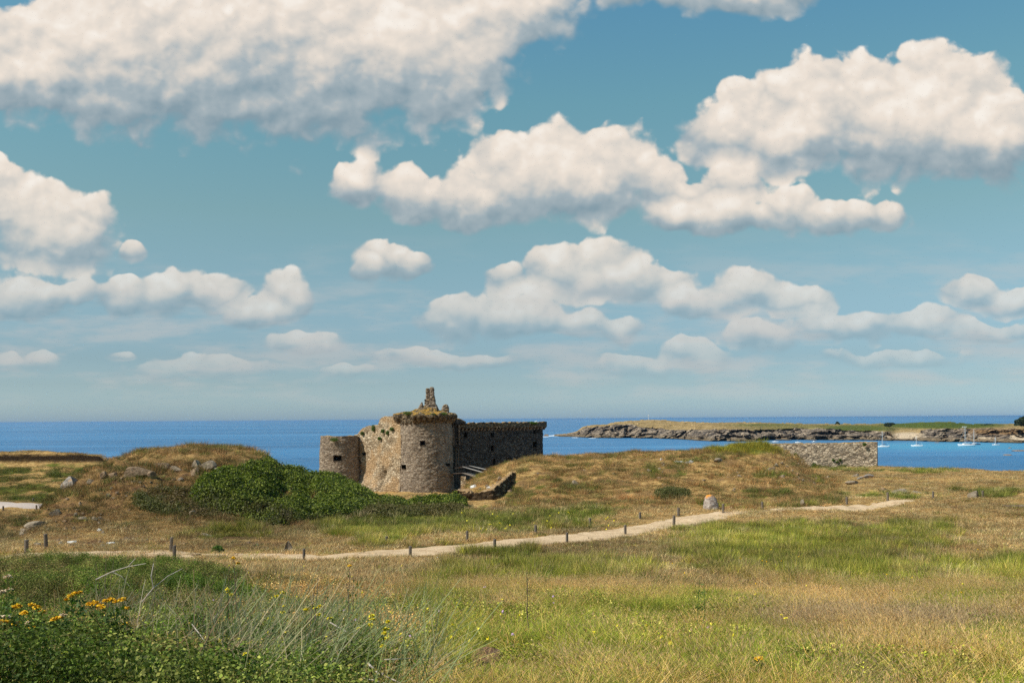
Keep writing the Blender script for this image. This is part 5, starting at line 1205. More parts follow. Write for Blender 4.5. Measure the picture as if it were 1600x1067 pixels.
def grass_f(b):
    tint = b.attr('tint', 'INSTANCER', 'Color'); r = b.attr('leaf', out='Fac'); t = b.attr('ht', out='Fac')
    c = b.mix(1.0, tint, b.ramp(r, [(0.0, (0.30, 0.30, 0.26)), (0.4, (0.75, 0.75, 0.70)), (0.75, (1.25, 1.20, 1.1)), (0.92, (1.5, 1.42, 1.2)), (1.0, (1.7, 1.6, 1.35))]), 'MULTIPLY')
    c = b.mix(b.sstep(t, 1.05, 1.25), c, b.mix(0.65, c, (0.50, 0.36, 0.20)))
    d = b.new('ShaderNodeBsdfPrincipled'); b.l.new(c, d.inputs['Base Color']); d.inputs['Roughness'].default_value = 0.65; d.inputs['Specular IOR Level'].default_value = 0.2
    tr = b.new('ShaderNodeBsdfTranslucent'); b.l.new(c, tr.inputs[0])
    m_ = b.new('ShaderNodeMixShader'); m_.inputs[0].default_value = 0.26; b.l.new(d.outputs[0], m_.inputs[1]); b.l.new(tr.outputs[0], m_.inputs[2]); return m_.outputs[0]
M_grass = mat('grass_blades', grass_f)
def proto_col(name, parts):
    c = bpy.data.collections.new(name)
    for i, (V, Fq, lf, ht) in enumerate(parts):
        me = bpy.data.meshes.new(f'{name}_{i:02d}'); me.from_pydata(V, [], Fq); me.materials.append(M_grass)
        for k, d in (('leaf', lf), ('ht', ht)):
            a = me.attributes.new(k, 'FLOAT', 'POINT'); a.data.foreach_set('value', np.array(d, np.float32))
        c.objects.link(bpy.data.objects.new(f'{name}_{i:02d}', me))
    return c
def scatter(name, P_, rot, scl, tint, idx, coll):
    me = bpy.data.meshes.new(name); n = len(P_); me.vertices.add(n); me.vertices.foreach_set('co', np.asarray(P_, np.float32).ravel())
    for k, ty, d in (('rot', 'FLOAT_VECTOR', rot), ('scl', 'FLOAT_VECTOR', scl), ('tint', 'FLOAT_VECTOR', tint)):
        a = me.attributes.new(k, ty, 'POINT'); a.data.foreach_set('vector', np.asarray(d, np.float32).ravel())
    a = me.attributes.new('idx', 'INT', 'POINT'); a.data.foreach_set('value', np.asarray(idx, np.int32))
    me.materials.append(M_grass)
    o = link(bpy.data.objects.new(name, me))
    t = bpy.data.node_groups.new(name, 'GeometryNodeTree'); t.interface.new_socket('Geometry', in_out='INPUT', socket_type='NodeSocketGeometry'); t.interface.new_socket('Geometry', in_out='OUTPUT', socket_type='NodeSocketGeometry')
    i_, o_ = t.nodes.new('NodeGroupInput'), t.nodes.new('NodeGroupOutput'); ip = t.nodes.new('GeometryNodeInstanceOnPoints'); ci = t.nodes.new('GeometryNodeCollectionInfo')
    ci.inputs['Collection'].default_value = coll; ci.inputs['Separate Children'].default_value = True; ci.inputs['Reset Children'].default_value = True
    def na(nm, ty):
        q = t.nodes.new('GeometryNodeInputNamedAttribute'); q.data_type = ty; q.inputs[0].default_value = nm; return next(s for s in q.outputs if s.enabled and s.name == 'Attribute')
    L = t.links
    L.new(i_.outputs[0], ip.inputs['Points']); L.new(ci.outputs[0], ip.inputs['Instance']); ip.inputs['Pick Instance'].default_value = True
    L.new(na('idx', 'INT'), ip.inputs['Instance Index']); L.new(na('scl', 'FLOAT_VECTOR'), ip.inputs['Scale'])
    er = t.nodes.new('FunctionNodeEulerToRotation'); L.new(na('rot', 'FLOAT_VECTOR'), er.inputs[0]); L.new(er.outputs[0], ip.inputs['Rotation'])
    L.new(ip.outputs[0], o_.inputs[0])
    md = o.modifiers.new('scatter', 'NODES'); md.node_group = t
    return o
# kinds: 0-3 dry long with seed heads, 4-6 green long, 7-8 short turf, 9-10 dense far tuft, 11-12 far short, 13-15 leafy, 16 pale stems
PARTS = ([blade_mesh('t', 30, 0.15, 0.36, 0.0042, 0.55, None, 10 + k, 4, head=0.040, spread=0.7) for k in range(4)] +
         [blade_mesh('t', 50, 0.15, 0.30, 0.0080, 0.75, None, 20 + k, 4, spread=0.8) for k in range(3)] +
         [blade_mesh('t', 60, 0.22, 0.12, 0.006, 0.5, None, 30 + k, 2, spread=0.6) for k in range(2)] +
         [blade_mesh('t', 70, 0.38, 0.36, 0.013, 0.45, None, 40 + k, 3, spread=0.35) for k in range(2)] +
         [blade_mesh('t', 80, 0.55, 0.12, 0.014, 0.5, None, 50 + k, 2, spread=0.9) for k in range(2)] +
         [leafy_mesh(150, 0.20, 0.24, 0.0125, 60 + k) for k in range(3)] +
         [blade_mesh('t', 8, 0.10, 0.70, 0.0075, 0.25, None, 70, 5, spread=0.5, hvar=0.5, tipw=0.5)])
CT = proto_col('tuft', PARTS)
rv = np.random.default_rng(77)
def band(n, d0, d1, power=1.0, lo=-110, hi=1710):
    d = (d0 ** (power + 1) + rv.random(n) * (d1 ** (power + 1) - d0 ** (power + 1))) ** (1 / (power + 1))
    px = lo + rv.random(n) * (hi - lo); x = (px - HX) / F * d; return x, d
def pal(r, cols):
    cols = np.array(cols); i = (r * len(cols)).astype(int) % len(cols); return cols[i]
DRYC = [(0.64, 0.46, 0.23), (0.56, 0.37, 0.17), (0.46, 0.29, 0.13), (0.60, 0.40, 0.19), (0.76, 0.60, 0.36), (0.36, 0.21, 0.10), (0.50, 0.40, 0.20), (0.40, 0.34, 0.15)]
GRNC = [(0.13, 0.17, 0.022), (0.19, 0.22, 0.030), (0.25, 0.25, 0.045), (0.09, 0.13, 0.018), (0.35, 0.33, 0.065), (0.24, 0.25, 0.06)]
OLVC = [(0.33, 0.28, 0.09), (0.42, 0.33, 0.13), (0.27, 0.25, 0.08), (0.46, 0.38, 0.18)]
def lay(n, d0, d1, mode, power=1.0):
    x, y = band(n, d0, d1, power); z = ground(x, y); g, s, mo, tp, px, py = zones(x, y, z); r = rv.random(n)
    pdn = path_dist(x, y); keep = (pdn > 1.0 + 0.25 * rv.random(n)) | ((px < 575) & (rv.random(n) < 0.14)) | ((px > 1135) & (px < 1250) & (rv.random(n) < 0.6))
    keep &= ~((px > 714) & (px < 811) & (py > np.interp(px, [t[0] for t in TT_], [t[1] for t in TT_]) - 3) & (py < np.interp(px, [t[0] for t in TB], [t[1] for t in TB]) + 5) & (y > 60)); lmd = smooth(y, 51, 58) * smooth(y, 86, 78) * smooth(px, 470, 330); keep &= rv.random(n) > s * 0.85 * (1 - 0.55 * lmd); keep &= bare(px, py) < 0.5; keep &= ~((y < 13) & (abs(px - 761) < 30) & (py > 1030) & (py < 1062))
    road_ = (abs(y - 90) < 3.2) & (px < 70); keep &= ~road_
    keep &= ~((y > 116) & (y < 119.5) & (px < 175))
    bramble = E(px, py, 200, 1000, 470, 110, 0.25) * (px < 680) * (y < 36)
    bramble = np.maximum(bramble, smooth(px, 360, 260) * (y < 34))
    gr_ = rv.random(n) < np.clip(smooth(g, 0.18, 0.92), 0.04, 0.90)
    ol = rv.random(n) < 0.28
    tint = np.where(gr_[:, None], pal(rv.random(n), GRNC), pal(rv.random(n), DRYC)); tint = np.where((ol & (g > 0.2))[:, None], pal(rv.random(n), OLVC), tint)
    big = fbm(x * 0.22, y * 0.22, o=3, seed=91)[:, None]
    tint = tint * (0.45 + 1.25 * big) * (0.70 + 0.6 * rv.random((n, 1)))
    lmd = smooth(y, 51, 58) * smooth(y, 86, 78) * smooth(px, 470, 330) * smooth(py, 705, 722)
    tint = np.where((rv.random(n) < lmd * 0.8)[:, None], pal(rv.random(n), [(0.26, 0.17, 0.07), (0.15, 0.15, 0.04), (0.38, 0.23, 0.10), (0.12, 0.10, 0.04), (0.10, 0.14, 0.03)]), tint)
    tint = np.where((tp > 0.3)[:, None], pal(rv.random(n), [(0.44, 0.44, 0.06), (0.30, 0.34, 0.05), (0.52, 0.48, 0.08)]), tint)
    hmod = 0.25 + 1.6 * smooth(fbm(x * 0.9, y * 0.9, o=4, seed=92, rough=0.6), 0.22, 0.75)
    fl = (px < 195) & (y > 94) & (y < 119); tint = np.where((fl & (rv.random(n) < 0.75))[:, None], pal(rv.random(n), [(0.20, 0.17, 0.05), (0.13, 0.15, 0.03), (0.28, 0.20, 0.08), (0.10, 0.13, 0.03)]), tint)
    if mode != 'near': tint = tint * np.where(gr_, 1.0, 0.82)[:, None]
    if mode == 'near':
        lawn = smooth(g, 0.45, 0.15) * smooth(y, 16, 26)
        idx = np.where(gr_, rv.integers(4, 7, n), rv.integers(0, 4, n)); idx = np.where((lawn > 0.5) & (rv.random(n) < 0.8), rv.integers(7, 9, n), idx)
        hs_ = np.minimum(hmod * (0.85 + 0.5 * rv.random(n)), 1.25) * (0.74 + 0.26 * smooth(y, 6.5, 9.5)); ws_ = (0.85 + 0.35 * rv.random(n)) * (0.7 + 0.3 * smooth(y, 6.5, 9))
        broad = (fbm(x * 1.1, y * 1.1, o=3, seed=98) > 0.60) & (rv.random(n) < 0.6); idx = np.where(broad & (idx >= 4) & (idx < 7), rv.integers(13, 16, n), idx)
        tint = np.where(gr_[:, None], tint * np.array([1.06, 1.10, 0.70]), tint * np.array([1.22, 1.08, 0.80])); redp = smooth(fbm(x * 0.5, y * 0.5, o=3, seed=99), 0.48, 0.6) * (0.35 + 0.65 * smooth(py, 960, 990) * smooth(px, 1100, 1250)); tint = np.where(((rv.random(n) < redp * 0.75) & ~gr_)[:, None], pal(rv.random(n), [(0.50, 0.33, 0.22), (0.42, 0.27, 0.17), (0.56, 0.42, 0.30)]), tint)
        idx = np.where((bramble > 0.4) & (rv.random(n) < 0.80), rv.integers(13, 16, n), idx)
        keep &= rv.random(n) < np.where(idx < 4, np.where(lawn > 0.5, 0.25, 1.0), 1.0)
    elif mode == 'mid':
        tall = np.maximum(smooth(g, 0.3, 0.6), 0); tint = np.where(gr_[:, None], tint * np.array([1.35, 1.30, 1.0]), tint)
        idx = np.where(rv.random(n) < tall, rv.integers(9, 11, n), rv.integers(11, 13, n))
        hs_ = hmod * (0.7 + 0.5 * rv.random(n)) * np.where(idx < 11, 1.0, 0.9); ws_ = 0.8 + 0.5 * rv.random(n)
    else:
        tint = np.where((mo > 0.4)[:, None] & ~gr_[:, None], tint * np.array([0.92, 0.78, 0.70]), tint)
        tall = smooth(g, 0.35, 0.7) * 0.8 + mo * 0.38 + tp + lmd * 0.25; tint = np.where(((rv.random(n) < mo * 0.45) & (tp < 0.3))[:, None], pal(rv.random(n), [(0.24, 0.19, 0.07), (0.16, 0.15, 0.045), (0.34, 0.22, 0.10), (0.20, 0.21, 0.06)]), tint)
        idx = np.where(rv.random(n) < tall, rv.integers(9, 11, n), rv.integers(11, 13, n))
        hs_ = hmod * (0.6 + 0.5 * rv.random(n)) * (1 + 0.5 * tp); ws_ = 0.9 + 0.6 * rv.random(n)
    keep &= rv.random(n) < np.clip(1.35 - 0.8 * s * (1 - 0.5 * lmd), 0, 1)
    k = keep
    rot = np.stack([rv.normal(size=n) * 0.12, rv.normal(size=n) * 0.12, rv.random(n) * 6.283], 1)
    return np.stack([x, y, z - 0.015], 1)[k], rot[k], np.stack([ws_, ws_, hs_], 1)[k], tint[k], idx[k]
tag(scatter('near_grass', *lay(24000, 5.2, 30, 'near', 0.35), CT), kind='stuff')
tag(scatter('meadow_grass', *lay(34000, 26, 56, 'mid', 1.0), CT), kind='stuff')
def front(y, px): return True
tag(scatter('mound_grass', *lay(60000, 50, 134, 'far', 0.6), CT), kind='stuff')

# leafy weeds and brambles of the left foreground
n = 24000
x, y = band(n, 5.4, 34, 0.55, -120, 700); z = ground(x, y); px, py = proj(x, y, z)
hum = 0.30 * smooth(fbm(x * 0.7, y * 0.7, o=3, seed=95), 0.3, 0.7) * smooth(px, 680, 480) + 0.25 * smooth(px, 520, 60) + 0.16 * smooth(y, 14, 26) * smooth(px, 430, 250)
k = rv.random(n) < smooth(px, 690, 520) * (0.45 + 0.55 * smooth(fbm(x * 0.9, y * 0.9, o=2, seed=96), 0.35, 0.55)) * np.where(y > 13, smooth(px, 520 - 8 * (y - 13), 400 - 8 * (y - 13)), 1.0)
rag = np.maximum(E(px, py, 100, 1010, 140, 45, 0.3), 0); lift = hum * rv.random(n) * (1 - 0.85 * rag)
patch = fbm(x * 1.2, y * 1.2, o=3, seed=97); shade_ = (0.55 + 0.75 * smooth(fbm(x * 1.8, y * 1.8, o=3, seed=94), 0.3, 0.7))[:, None]
tn = np.where((patch > 0.55)[:, None], pal(rv.random(n), [(0.08, 0.14, 0.018), (0.12, 0.19, 0.025), (0.17, 0.23, 0.04)]), np.where((patch > 0.44)[:, None], pal(rv.random(n), [(0.21, 0.26, 0.06), (0.16, 0.19, 0.04), (0.30, 0.31, 0.10)]), pal(rv.random(n), [(0.26, 0.21, 0.08), (0.17, 0.15, 0.05), (0.36, 0.27, 0.14), (0.18, 0.21, 0.05)]))) * shade_ * np.array([1.0, 1.0, 0.8])
tag(scatter('bramble_cover', np.stack([x, y, z + lift], 1)[k], np.stack([rv.normal(size=n) * .3, rv.normal(size=n) * .3, rv.random(n) * 6.3], 1)[k], (np.ones((n, 3)) * (0.55 + 0.6 * rv.random((n, 1))))[k], tn[k], rv.integers(13, 16, n)[k], CT), kind='stuff')
# pale arching stems and grey dead stalks
n = 520
x, y = band(n, 5.6, 17, 0.4, 60, 680); z = ground(x, y); px, py = proj(x, y, z)
k = rv.random(n) < np.maximum(E(px, py, 480, 1060, 190, 110, 0.6), 0.75 * E(px, py, 250, 960, 210, 90, 0.6))
tn = np.where((px > 330)[:, None], pal(rv.random(n), [(0.24, 0.28, 0.12), (0.30, 0.33, 0.17), (0.40, 0.34, 0.22)]), pal(rv.random(n), [(0.42, 0.36, 0.27), (0.26, 0.27, 0.12), (0.30, 0.20, 0.12)]))
tag(scatter('pale_stems', np.stack([x, y, z + 0.05], 1)[k], np.stack([rv.normal(size=n) * .15, 0.55 + rv.normal(size=n) * .3, rv.normal(size=n) * 0.7], 1)[k], (np.ones((n, 3)) * (0.8 + 0.5 * rv.random((n, 1))))[k], tn[k], np.full(n, 16)[k], CT), kind='stuff')

# ------------------------------------------------------------------ thickets on the mounds
def thicket(name, cols, hgt, nleaf, m, label, seed, leaf=0.06, brownf=None, hsc=lambda p: 1.0):
    """cols: photo columns with the row of the front foot and of the back edge on the ground"""
    C = np.array(cols, float); rg_ = np.random.default_rng(seed)
    fr = np.array([hit(a, b_, d0=40, f=g0).y for a, b_, _c in cols]); bk = np.array([hit(a, c, d0=40, f=g0).y for a, _b, c in cols]); bk = np.minimum(np.maximum(bk, fr + 0.8), np.maximum(71.5, fr + 3.5))
    nb = int(14 + (C[-1, 0] - C[0, 0]) * 0.55); BL = []
    for _ in range(nb):
        bp_ = rg_.uniform(C[0, 0], C[-1, 0]); by_ = rg_.uniform(np.interp(bp_, C[:, 0], fr), np.interp(bp_, C[:, 0], bk)); BL.append(((bp_ - HX) / F * by_, by_, rg_.uniform(0.55, 1.25), rg_.uniform(0.55, 1.15)))
    def hf(px, y):
        f0, f1 = np.interp(px, C[:, 0], fr), np.interp(px, C[:, 0], bk); t = (y - f0) / (f1 - f0)
        e = np.clip(np.minimum(t * (f1 - f0) / 1.3, (1.06 - t) * (f1 - f0) / 1.2), 0, 1) * np.clip(np.minimum((px - C[0, 0]) / 22, (C[-1, 0] - px) / 22), 0, 1)
        x = (px - HX) / F * y
        sh = np.asarray(x).shape; xf, yf = np.asarray(x).ravel(), np.asarray(y).ravel(); b_ = np.full(xf.shape, 0.10)
        for (qx, qy, qr, qh) in BL:
            dq = ((xf - qx) ** 2 + ((yf - qy) * 0.9) ** 2) / (qr * qr); b_ = np.maximum(b_, qh * np.sqrt(np.clip(1 - dq, 0, 1)))
        b_ = b_.reshape(sh) + 0.5 * (fbm(x * 2.0, y * 1.8, o=3, seed=seed + 1) - 0.5)
        return hgt * hsc(px) * np.sqrt(np.clip(e, 0, 1)) * np.maximum(0.10, b_), t
    px = C[0, 0] + rg_.random(nleaf) * (C[-1, 0] - C[0, 0]); t = rg_.random(nleaf) * 1.05
    y = np.interp(px, C[:, 0], fr) + t * (np.interp(px, C[:, 0], bk) - np.interp(px, C[:, 0], fr)); h, _ = hf(px, y)
    x = (px - HX) / F * y; q = 1 - 0.45 * rg_.random(nleaf) ** 1.7; zz = ground(x, y) + h * q
    k = h > 0.12
    e_ = 0.15; hx1, _ = hf(px + e_ * F / y, y); hy1, _ = hf(px, y + e_)
    N = np.stack([-(hx1 - h) / e_, -(hy1 - h) / e_ - 0.25, np.ones(nleaf)], 1); N /= np.linalg.norm(N, axis=1)[:, None]
    P_ = np.stack([x, y, zz], 1)[k] + rg_.normal(size=(k.sum(), 3)) * 0.09
    V, Fq, cl = leaf_quads(P_, N[k], leaf, seed); br = np.zeros(len(P_))
    if brownf: br = brownf(px[k], proj(*P_.T)[1], x[k], y[k])
    cx_ = float(np.mean(P_[:, 0])); cy_ = float(np.mean(P_[:, 1])); base = (cx_, cy_, float(ground(cx_, cy_)))
    root = empty(name, base); tag(root, label, 'thicket')
    rebase(mesh_np('foliage', V, Fq, m, root, smooth_=False, attrs=dict(leaf=cl, brown=np.repeat(br, 4))), base)
    # woody mass inside
    gx_, gt = np.meshgrid(np.linspace(C[0, 0], C[-1, 0], 90), np.linspace(0, 1.05, 50), indexing='ij')
    gy_ = np.interp(gx_, C[:, 0], fr) + gt * (np.interp(gx_, C[:, 0], bk) - np.interp(gx_, C[:, 0], fr)); h2, _ = hf(gx_, gy_); xx = (gx_ - HX) / F * gy_
    rebase(mesh_np('twigs', np.stack([xx, gy_, ground(xx, gy_) + h2 * 0.62 - 0.12], -1).reshape(-1, 3), grid_faces(90, 50), M_twig, root), base)
    return root
M_twig = mat('tangled_twigs', lambda b: principled(b, b.ramp(b.noise(pos(b), 6, 5, 0.7), [(0.35, (0.012, 0.012, 0.006)), (0.7, (0.07, 0.06, 0.035))]), 1.0, bumpn(b, b.noise(pos(b), 8, 4, 0.7), 1.0, 0.2), 0.0))
M_bram = foliage_mat('bramble_leaves', (0.022, 0.036, 0.006), (0.092, 0.118, 0.015), (0.26, 0.29, 0.04), 0.3, brown=(0.075, 0.050, 0.022))
M_scrub = foliage_mat('dull_scrub_leaves', (0.045, 0.048, 0.012), (0.105, 0.105, 0.028), (0.19, 0.165, 0.06), 0.3, brown=(0.14, 0.085, 0.035))
bf = lambda px, py, x, y: np.clip(np.maximum.reduce([E(px, py, 400, 805, 60, 22, 0.6), E(px, py, 340, 785, 30, 22, 0.6) * 0.6, E(px, py, 520, 815, 60, 12, 0.6), E(px, py, 600, 790, 26, 14, 0.5) * 0.5]) * 1.5 * fbm(x * 0.9, y * 0.9, o=2, seed=7), 0, 1)
thicket('bramble_thicket', [(296,786,772),(325,797,752),(360,808,742),(400,820,738),(440,826,735),(480,820,735),(520,812,740),(560,806,756),(600,802,763),(635,799,778),(650,797,788)], 1.25, 150000, M_bram, 'large bright green bramble thicket covering the right side of the left mound', 11, 0.062, bf, lambda p: np.interp(p, [330, 400, 450, 500, 600, 650], [0.7, 0.72, 0.66, 0.50, 0.36, 0.3]))
thicket('bramble_thicket', [(636,792,784),(655,796,781),(680,798,779),(705,797,781),(728,795,786)], 0.85, 26000, M_bram, 'low green thicket in the gap at the foot of the big round tower', 12, 0.06)
thicket('heather_patch', [(560,812,800),(600,812,799),(650,811,799),(700,808,797),(725,805,797)], 0.5, 16000, M_scrub, 'brownish green scrub strip in front of the low thicket by the tower', 13, 0.055, lambda px, py, x, y: 0.8 * fbm(x, y, o=2, seed=3))
thicket('scrub_patch', [(205,800,778),(240,806,768),(280,809,764),(320,812,766),(345,815,775)], 0.36, 17000, M_scrub, 'dull olive scrub on the lower slope of the left mound beside the thicket', 14, 0.05, lambda px, py, x, y: 0.9 * smooth(fbm(x * .8, y * .8, o=3, seed=31), 0.4, 0.65))
thicket('scrub_patch', [(1020,781,768),(1040,782,762),(1060,782,761),(1078,781,766)], 0.6, 8000, M_scrub, 'grey green bush low on the slope of the right mound', 15, 0.05)
for k_, (a, b_, lb_) in enumerate([(340, 862, 'bright green leafy plant on the bare dirt by the path at the left'), (1058, 828, 'dark grass clump around the post standing at the path edge')]):
    p = hit(a, b_, d0=20); rr_ = 0.3 if k_ == 0 else 0.5; rg_ = np.random.default_rng(k_); v = rg_.normal(size=(500, 3)); v /= np.linalg.norm(v, axis=1)[:, None]; v[:, 2] = abs(v[:, 2])
    V, Fq, cl = leaf_quads(v * rr_ * (rg_.random((500, 1)) ** 0.4) * [1, 1, 1.0 if k_ == 0 else 0.5], v, 0.045, k_); o = mesh_np('leafy_plant' if k_ == 0 else 'grass_clump', V, Fq, M_ivy if k_ == 0 else M_scrub, None, smooth_=False, attrs=dict(leaf=cl), loc=p)
    tag(o, lb_, 'plant')

# ------------------------------------------------------------------ flowering weeds
M_yel = mat('yellow_petals', lambda b: principled(b, b.ramp(b.attr('leaf', out='Fac'), [(0, (0.62, 0.30, 0.01)), (1, (0.85, 0.52, 0.02))]), 0.6))
M_lem = mat('lemon_petals', lambda b: principled(b, b.ramp(b.attr('leaf', out='Fac'), [(0, (0.70, 0.55, 0.02)), (1, (0.85, 0.72, 0.05))]), 0.6))
M_cream = mat('faded_cream_heads', lambda b: principled(b, b.ramp(b.attr('leaf', out='Fac'), [(0, (0.50, 0.32, 0.16)), (1, (0.68, 0.55, 0.38))]), 0.8))
M_stem = mat('green_stem', lambda b: principled(b, (0.10, 0.14, 0.03), 0.7))
M_drystem = mat('dry_brown_stem', lambda b: principled(b, (0.16, 0.11, 0.075), 0.9))
M_greystick = mat('bleached_twig', lambda b: principled(b, b.ramp(b.noise(pos(b), 30, 3), [(0.3, (0.30, 0.24, 0.19)), (0.7, (0.50, 0.43, 0.36))]), 0.9))
M_lf = foliage_mat('weed_leaves', (0.03, 0.065, 0.01), (0.07, 0.12, 0.02), (0.13, 0.18, 0.035))
def flower_head(c, w, m, parent, base, seed, n=80, dome=0.45):
    rg_ = np.random.default_rng(seed); a = rg_.random(n) * 6.283; r = np.sqrt(rg_.random(n)); P_ = np.stack([np.cos(a) * r * w, np.sin(a) * r * w, dome * w * (1 - r * r) + 0.12 * w * rg_.normal(size=n)], 1) + np.array(c)
    V, Fq, cl = leaf_quads(P_, np.tile([0, 0, 2.2], (n, 1)), 0.011, seed, 1.0)
    return rebase(mesh_np('flower_head', V, Fq, m, parent, smooth_=False, attrs=dict(leaf=cl)), base)
def weed(name, px0, d, heads, label, seed, m=M_yel, stem_m=None, leaves=260, lw=0.028, group=None, spread=0.16, cat='flowering weed'):
    """heads: (photo column, photo row, half width in pixels)"""
    stem_m = stem_m or M_stem; rg_ = random.Random(seed); x0 = uv(px0, 900)[0] * d; z0 = float(ground(x0, d)); base = (x0, d, z0)
    root = empty(name, base); tag(root, label, cat, group); LP, LN = [], []
    for i, hd_ in enumerate(heads):
        dd_2 = d + rg_.uniform(-0.15, 0.15); tp = at(hd_[0], hd_[1], dd_2); b0 = Vector((x0 + rg_.uniform(-.06, .06), d + rg_.uniform(-.06, .06), z0 - 0.02)); mid_ = b0.lerp(tp, 0.5) + Vector((rg_.uniform(-.04, .04), rg_.uniform(-.04, .04), 0.02))
        rebase(tube('stem', [b0, b0.lerp(mid_, .5), mid_, mid_.lerp(tp, .6), tp], 0.006, stem_m, root, 6, 0.003), base)
        if hd_[2] > 0: flower_head(tp, 0.85 * hd_[2] / F * dd_2, hd_[3] if len(hd_) > 3 else m, root, base, seed * 31 + i)
        for _ in range(leaves // len(heads)):
            t_ = rg_.uniform(0.05, 0.95) ** 1.1; q = b0.lerp(tp, t_); s_ = spread * (1 - 0.6 * t_) * (tp.z - b0.z + 0.2) ; LP.append((q.x + rg_.gauss(0, s_ * .55), q.y + rg_.gauss(0, s_ * .55), q.z + rg_.gauss(0, s_ * .3))); LN.append((0, -0.3, 1))
    if LP:
        V, Fq, cl = leaf_quads(np.array(LP), np.array(LN), lw, seed, 0.4); rebase(mesh_np('leaves', V, Fq, M_lf, root, smooth_=False, attrs=dict(leaf=cl)), base)
    return root
GY = 'yellow ragwort plants in the left foreground'
weed('ragwort_plant', 28, 8.2, [(5,972,9),(26,975,10),(27,948,8),(38,958,7),(51,981,7),(8,964,8,M_cream),(44,974,6,M_cream)], 'ragwort in the lower left corner with the broadest yellow heads', 1, group=GY, leaves=500)
weed('ragwort_plant', 58, 8.7, [(49,945,6),(58,949,7),(65,956,6)], 'ragwort with three small orange yellow heads behind the broad one', 2, group=GY)
weed('ragwort_plant', 92, 8.4, [(84,968,6),(93,965,7),(99,961,5,M_cream),(70,984,6,M_cream)], 'ragwort with mixed yellow and faded cream heads', 3, group=GY, leaves=420)
weed('ragwort_plant', 114, 9.6, [(104,937,4),(110,931,6),(118,927,6),(125,925,4)], 'ragwort whose slanting yellow head row stands highest and alone', 4, group=GY, leaves=360)
weed('ragwort_plant', 148, 9.0, [(140,944,6),(148,942,7),(157,947,7),(161,949,4)], 'ragwort with flat yellow heads left in the wide pair', 5, group=GY, leaves=460)
weed('ragwort_plant', 184, 9.1, [(165,939,5),(173,937,7),(181,940,5),(191,937,7),(198,950,5),(196,975,4)], 'ragwort with yellow heads right in the wide pair', 6, group=GY, leaves=520)
weed('ragwort_plant', 12, 11.0, [(3,925,7,M_cream),(14,922,8,M_cream),(12,901,7,M_cream)], 'withered ragwort with cream heads at the left edge', 7, group=GY)
weed('ragwort_plant', 1183, 8.0, [(1186,1029,7),(1180,1043,5)], 'lone orange yellow flower head pair in the grass at the lower right', 8)
HW = 'small yellow flowers on thin stems'
for k_, (a, d_, hs_, lb_) in enumerate([
 (395, 8.8, [(442,956,3),(444,947,2),(432,931,3),(441,926,3)], 'thin weed with tiny yellow flowers in the middle left foreground'),
 (470, 8.2, [(478,952,3),(493,950,3),(500,947,3),(498,960,3),(515,966,3)], 'thin weed with several yellow flowers near the pale stems'),
 (520, 7.8, [(581,962,4),(582,968,4),(579,976,3),(606,971,3),(603,983,5),(600,989,3),(602,998,3),(598,1009,4),(561,982,3)], 'leaning weed with the brightest yellow flowers right of the pale stems'),
 (386, 7.3, [(384,1022,4),(389,1040,5),(390,1046,3)], 'yellow flower pair low in the foreground left of the pale stems'),
 (360, 10.4, [(357,925,3),(362,929,3),(355,921,3)], 'yellow flowers at the top of the tall dark weed'),
 (50, 7.2, [(50,1034,3),(58,1050,3),(101,1020,4),(16,1011,4)], 'scattered yellow flowers at the bottom of the left corner')]):
    weed('yellow_weed', a, d_, hs_, lb_, 40 + k_, m=M_lem, leaves=70, lw=0.02, group=HW)
for k_, (a, d_, tops, lb_) in enumerate([
 (366, 11.5, [(365,872,4),(358,885,0),(372,880,3)], 'tall dark weed stalk with small orange flowers before the path'),
 (545, 11.0, [(546,884,3),(552,900,0),(540,905,0)], 'tall dark bare stalk with a yellow flower in the middle left'),
 (240, 14.0, [(241,860,0),(243,868,0)], 'thin dead stalk standing before the path at the left'),
 (165, 13.5, [(166,862,0),(178,872,0),(150,880,0)], 'forked grey dead stalk reaching over the path at the left'),
 (497, 9.5, [(481,912,0),(493,905,0),(497,900,0),(511,915,0)], 'group of dark bare stems left of the tall stalk with one flower'),
 (1092, 13.0, [(1093,905,0),(1100,915,0)], 'slim green weed with paired leaves at the right of centre'),
 (1048, 12.0, [(1049,985,0),(1046,1000,0)], 'dark thistle like weed in the lower middle right'),
 (822, 12.5, [(823,893,0),(825,903,0)], 'bleached dead stalk in the green patch in the centre')]):
    weed('dry_stalk', a, d_, [(t_[0], t_[1], t_[2], M_yel) for t_ in tops], lb_, 60 + k_, stem_m=M_drystem if k_ not in (5, 6) else M_stem, leaves=90 if k_ in (0, 1, 5, 6) else 12, lw=0.022, spread=0.08, cat='weed stalk')
# dead branches on the ground
def branch(pts, r, label):
    P_ = [at(a, b_, d_) for a, b_, d_ in pts[0]]; base = P_[0]; root = empty('dead_branch', base); tag(root, label, 'dead branch')
    for i, p in enumerate(pts): rebase(tube('limb' if i == 0 else 'twig', [at(*q) for q in p], r if i == 0 else r * 0.6, M_greystick, root, 7, r * 0.45), base)
branch([[(575,1036,6.9),(590,1050,6.8),(612,1060,6.7),(636,1072,6.6)], [(590,1052,6.8),(600,1051,6.75),(596,1054,6.75)], [(560,1058,6.8),(585,1062,6.7),(610,1070,6.6)]], 0.008, 'bare pinkish dead branch lying at the bottom in the left centre')
branch([[(600,1030,7.3),(622,1029,7.3),(645,1028,7.4)]], 0.005, 'thin straight dead twig lying above the bare branch')
branch([[(516,972,8.3),(528,979,8.2),(541,986,8.1)]], 0.006, 'short white dead twig leaning among the pale stems')
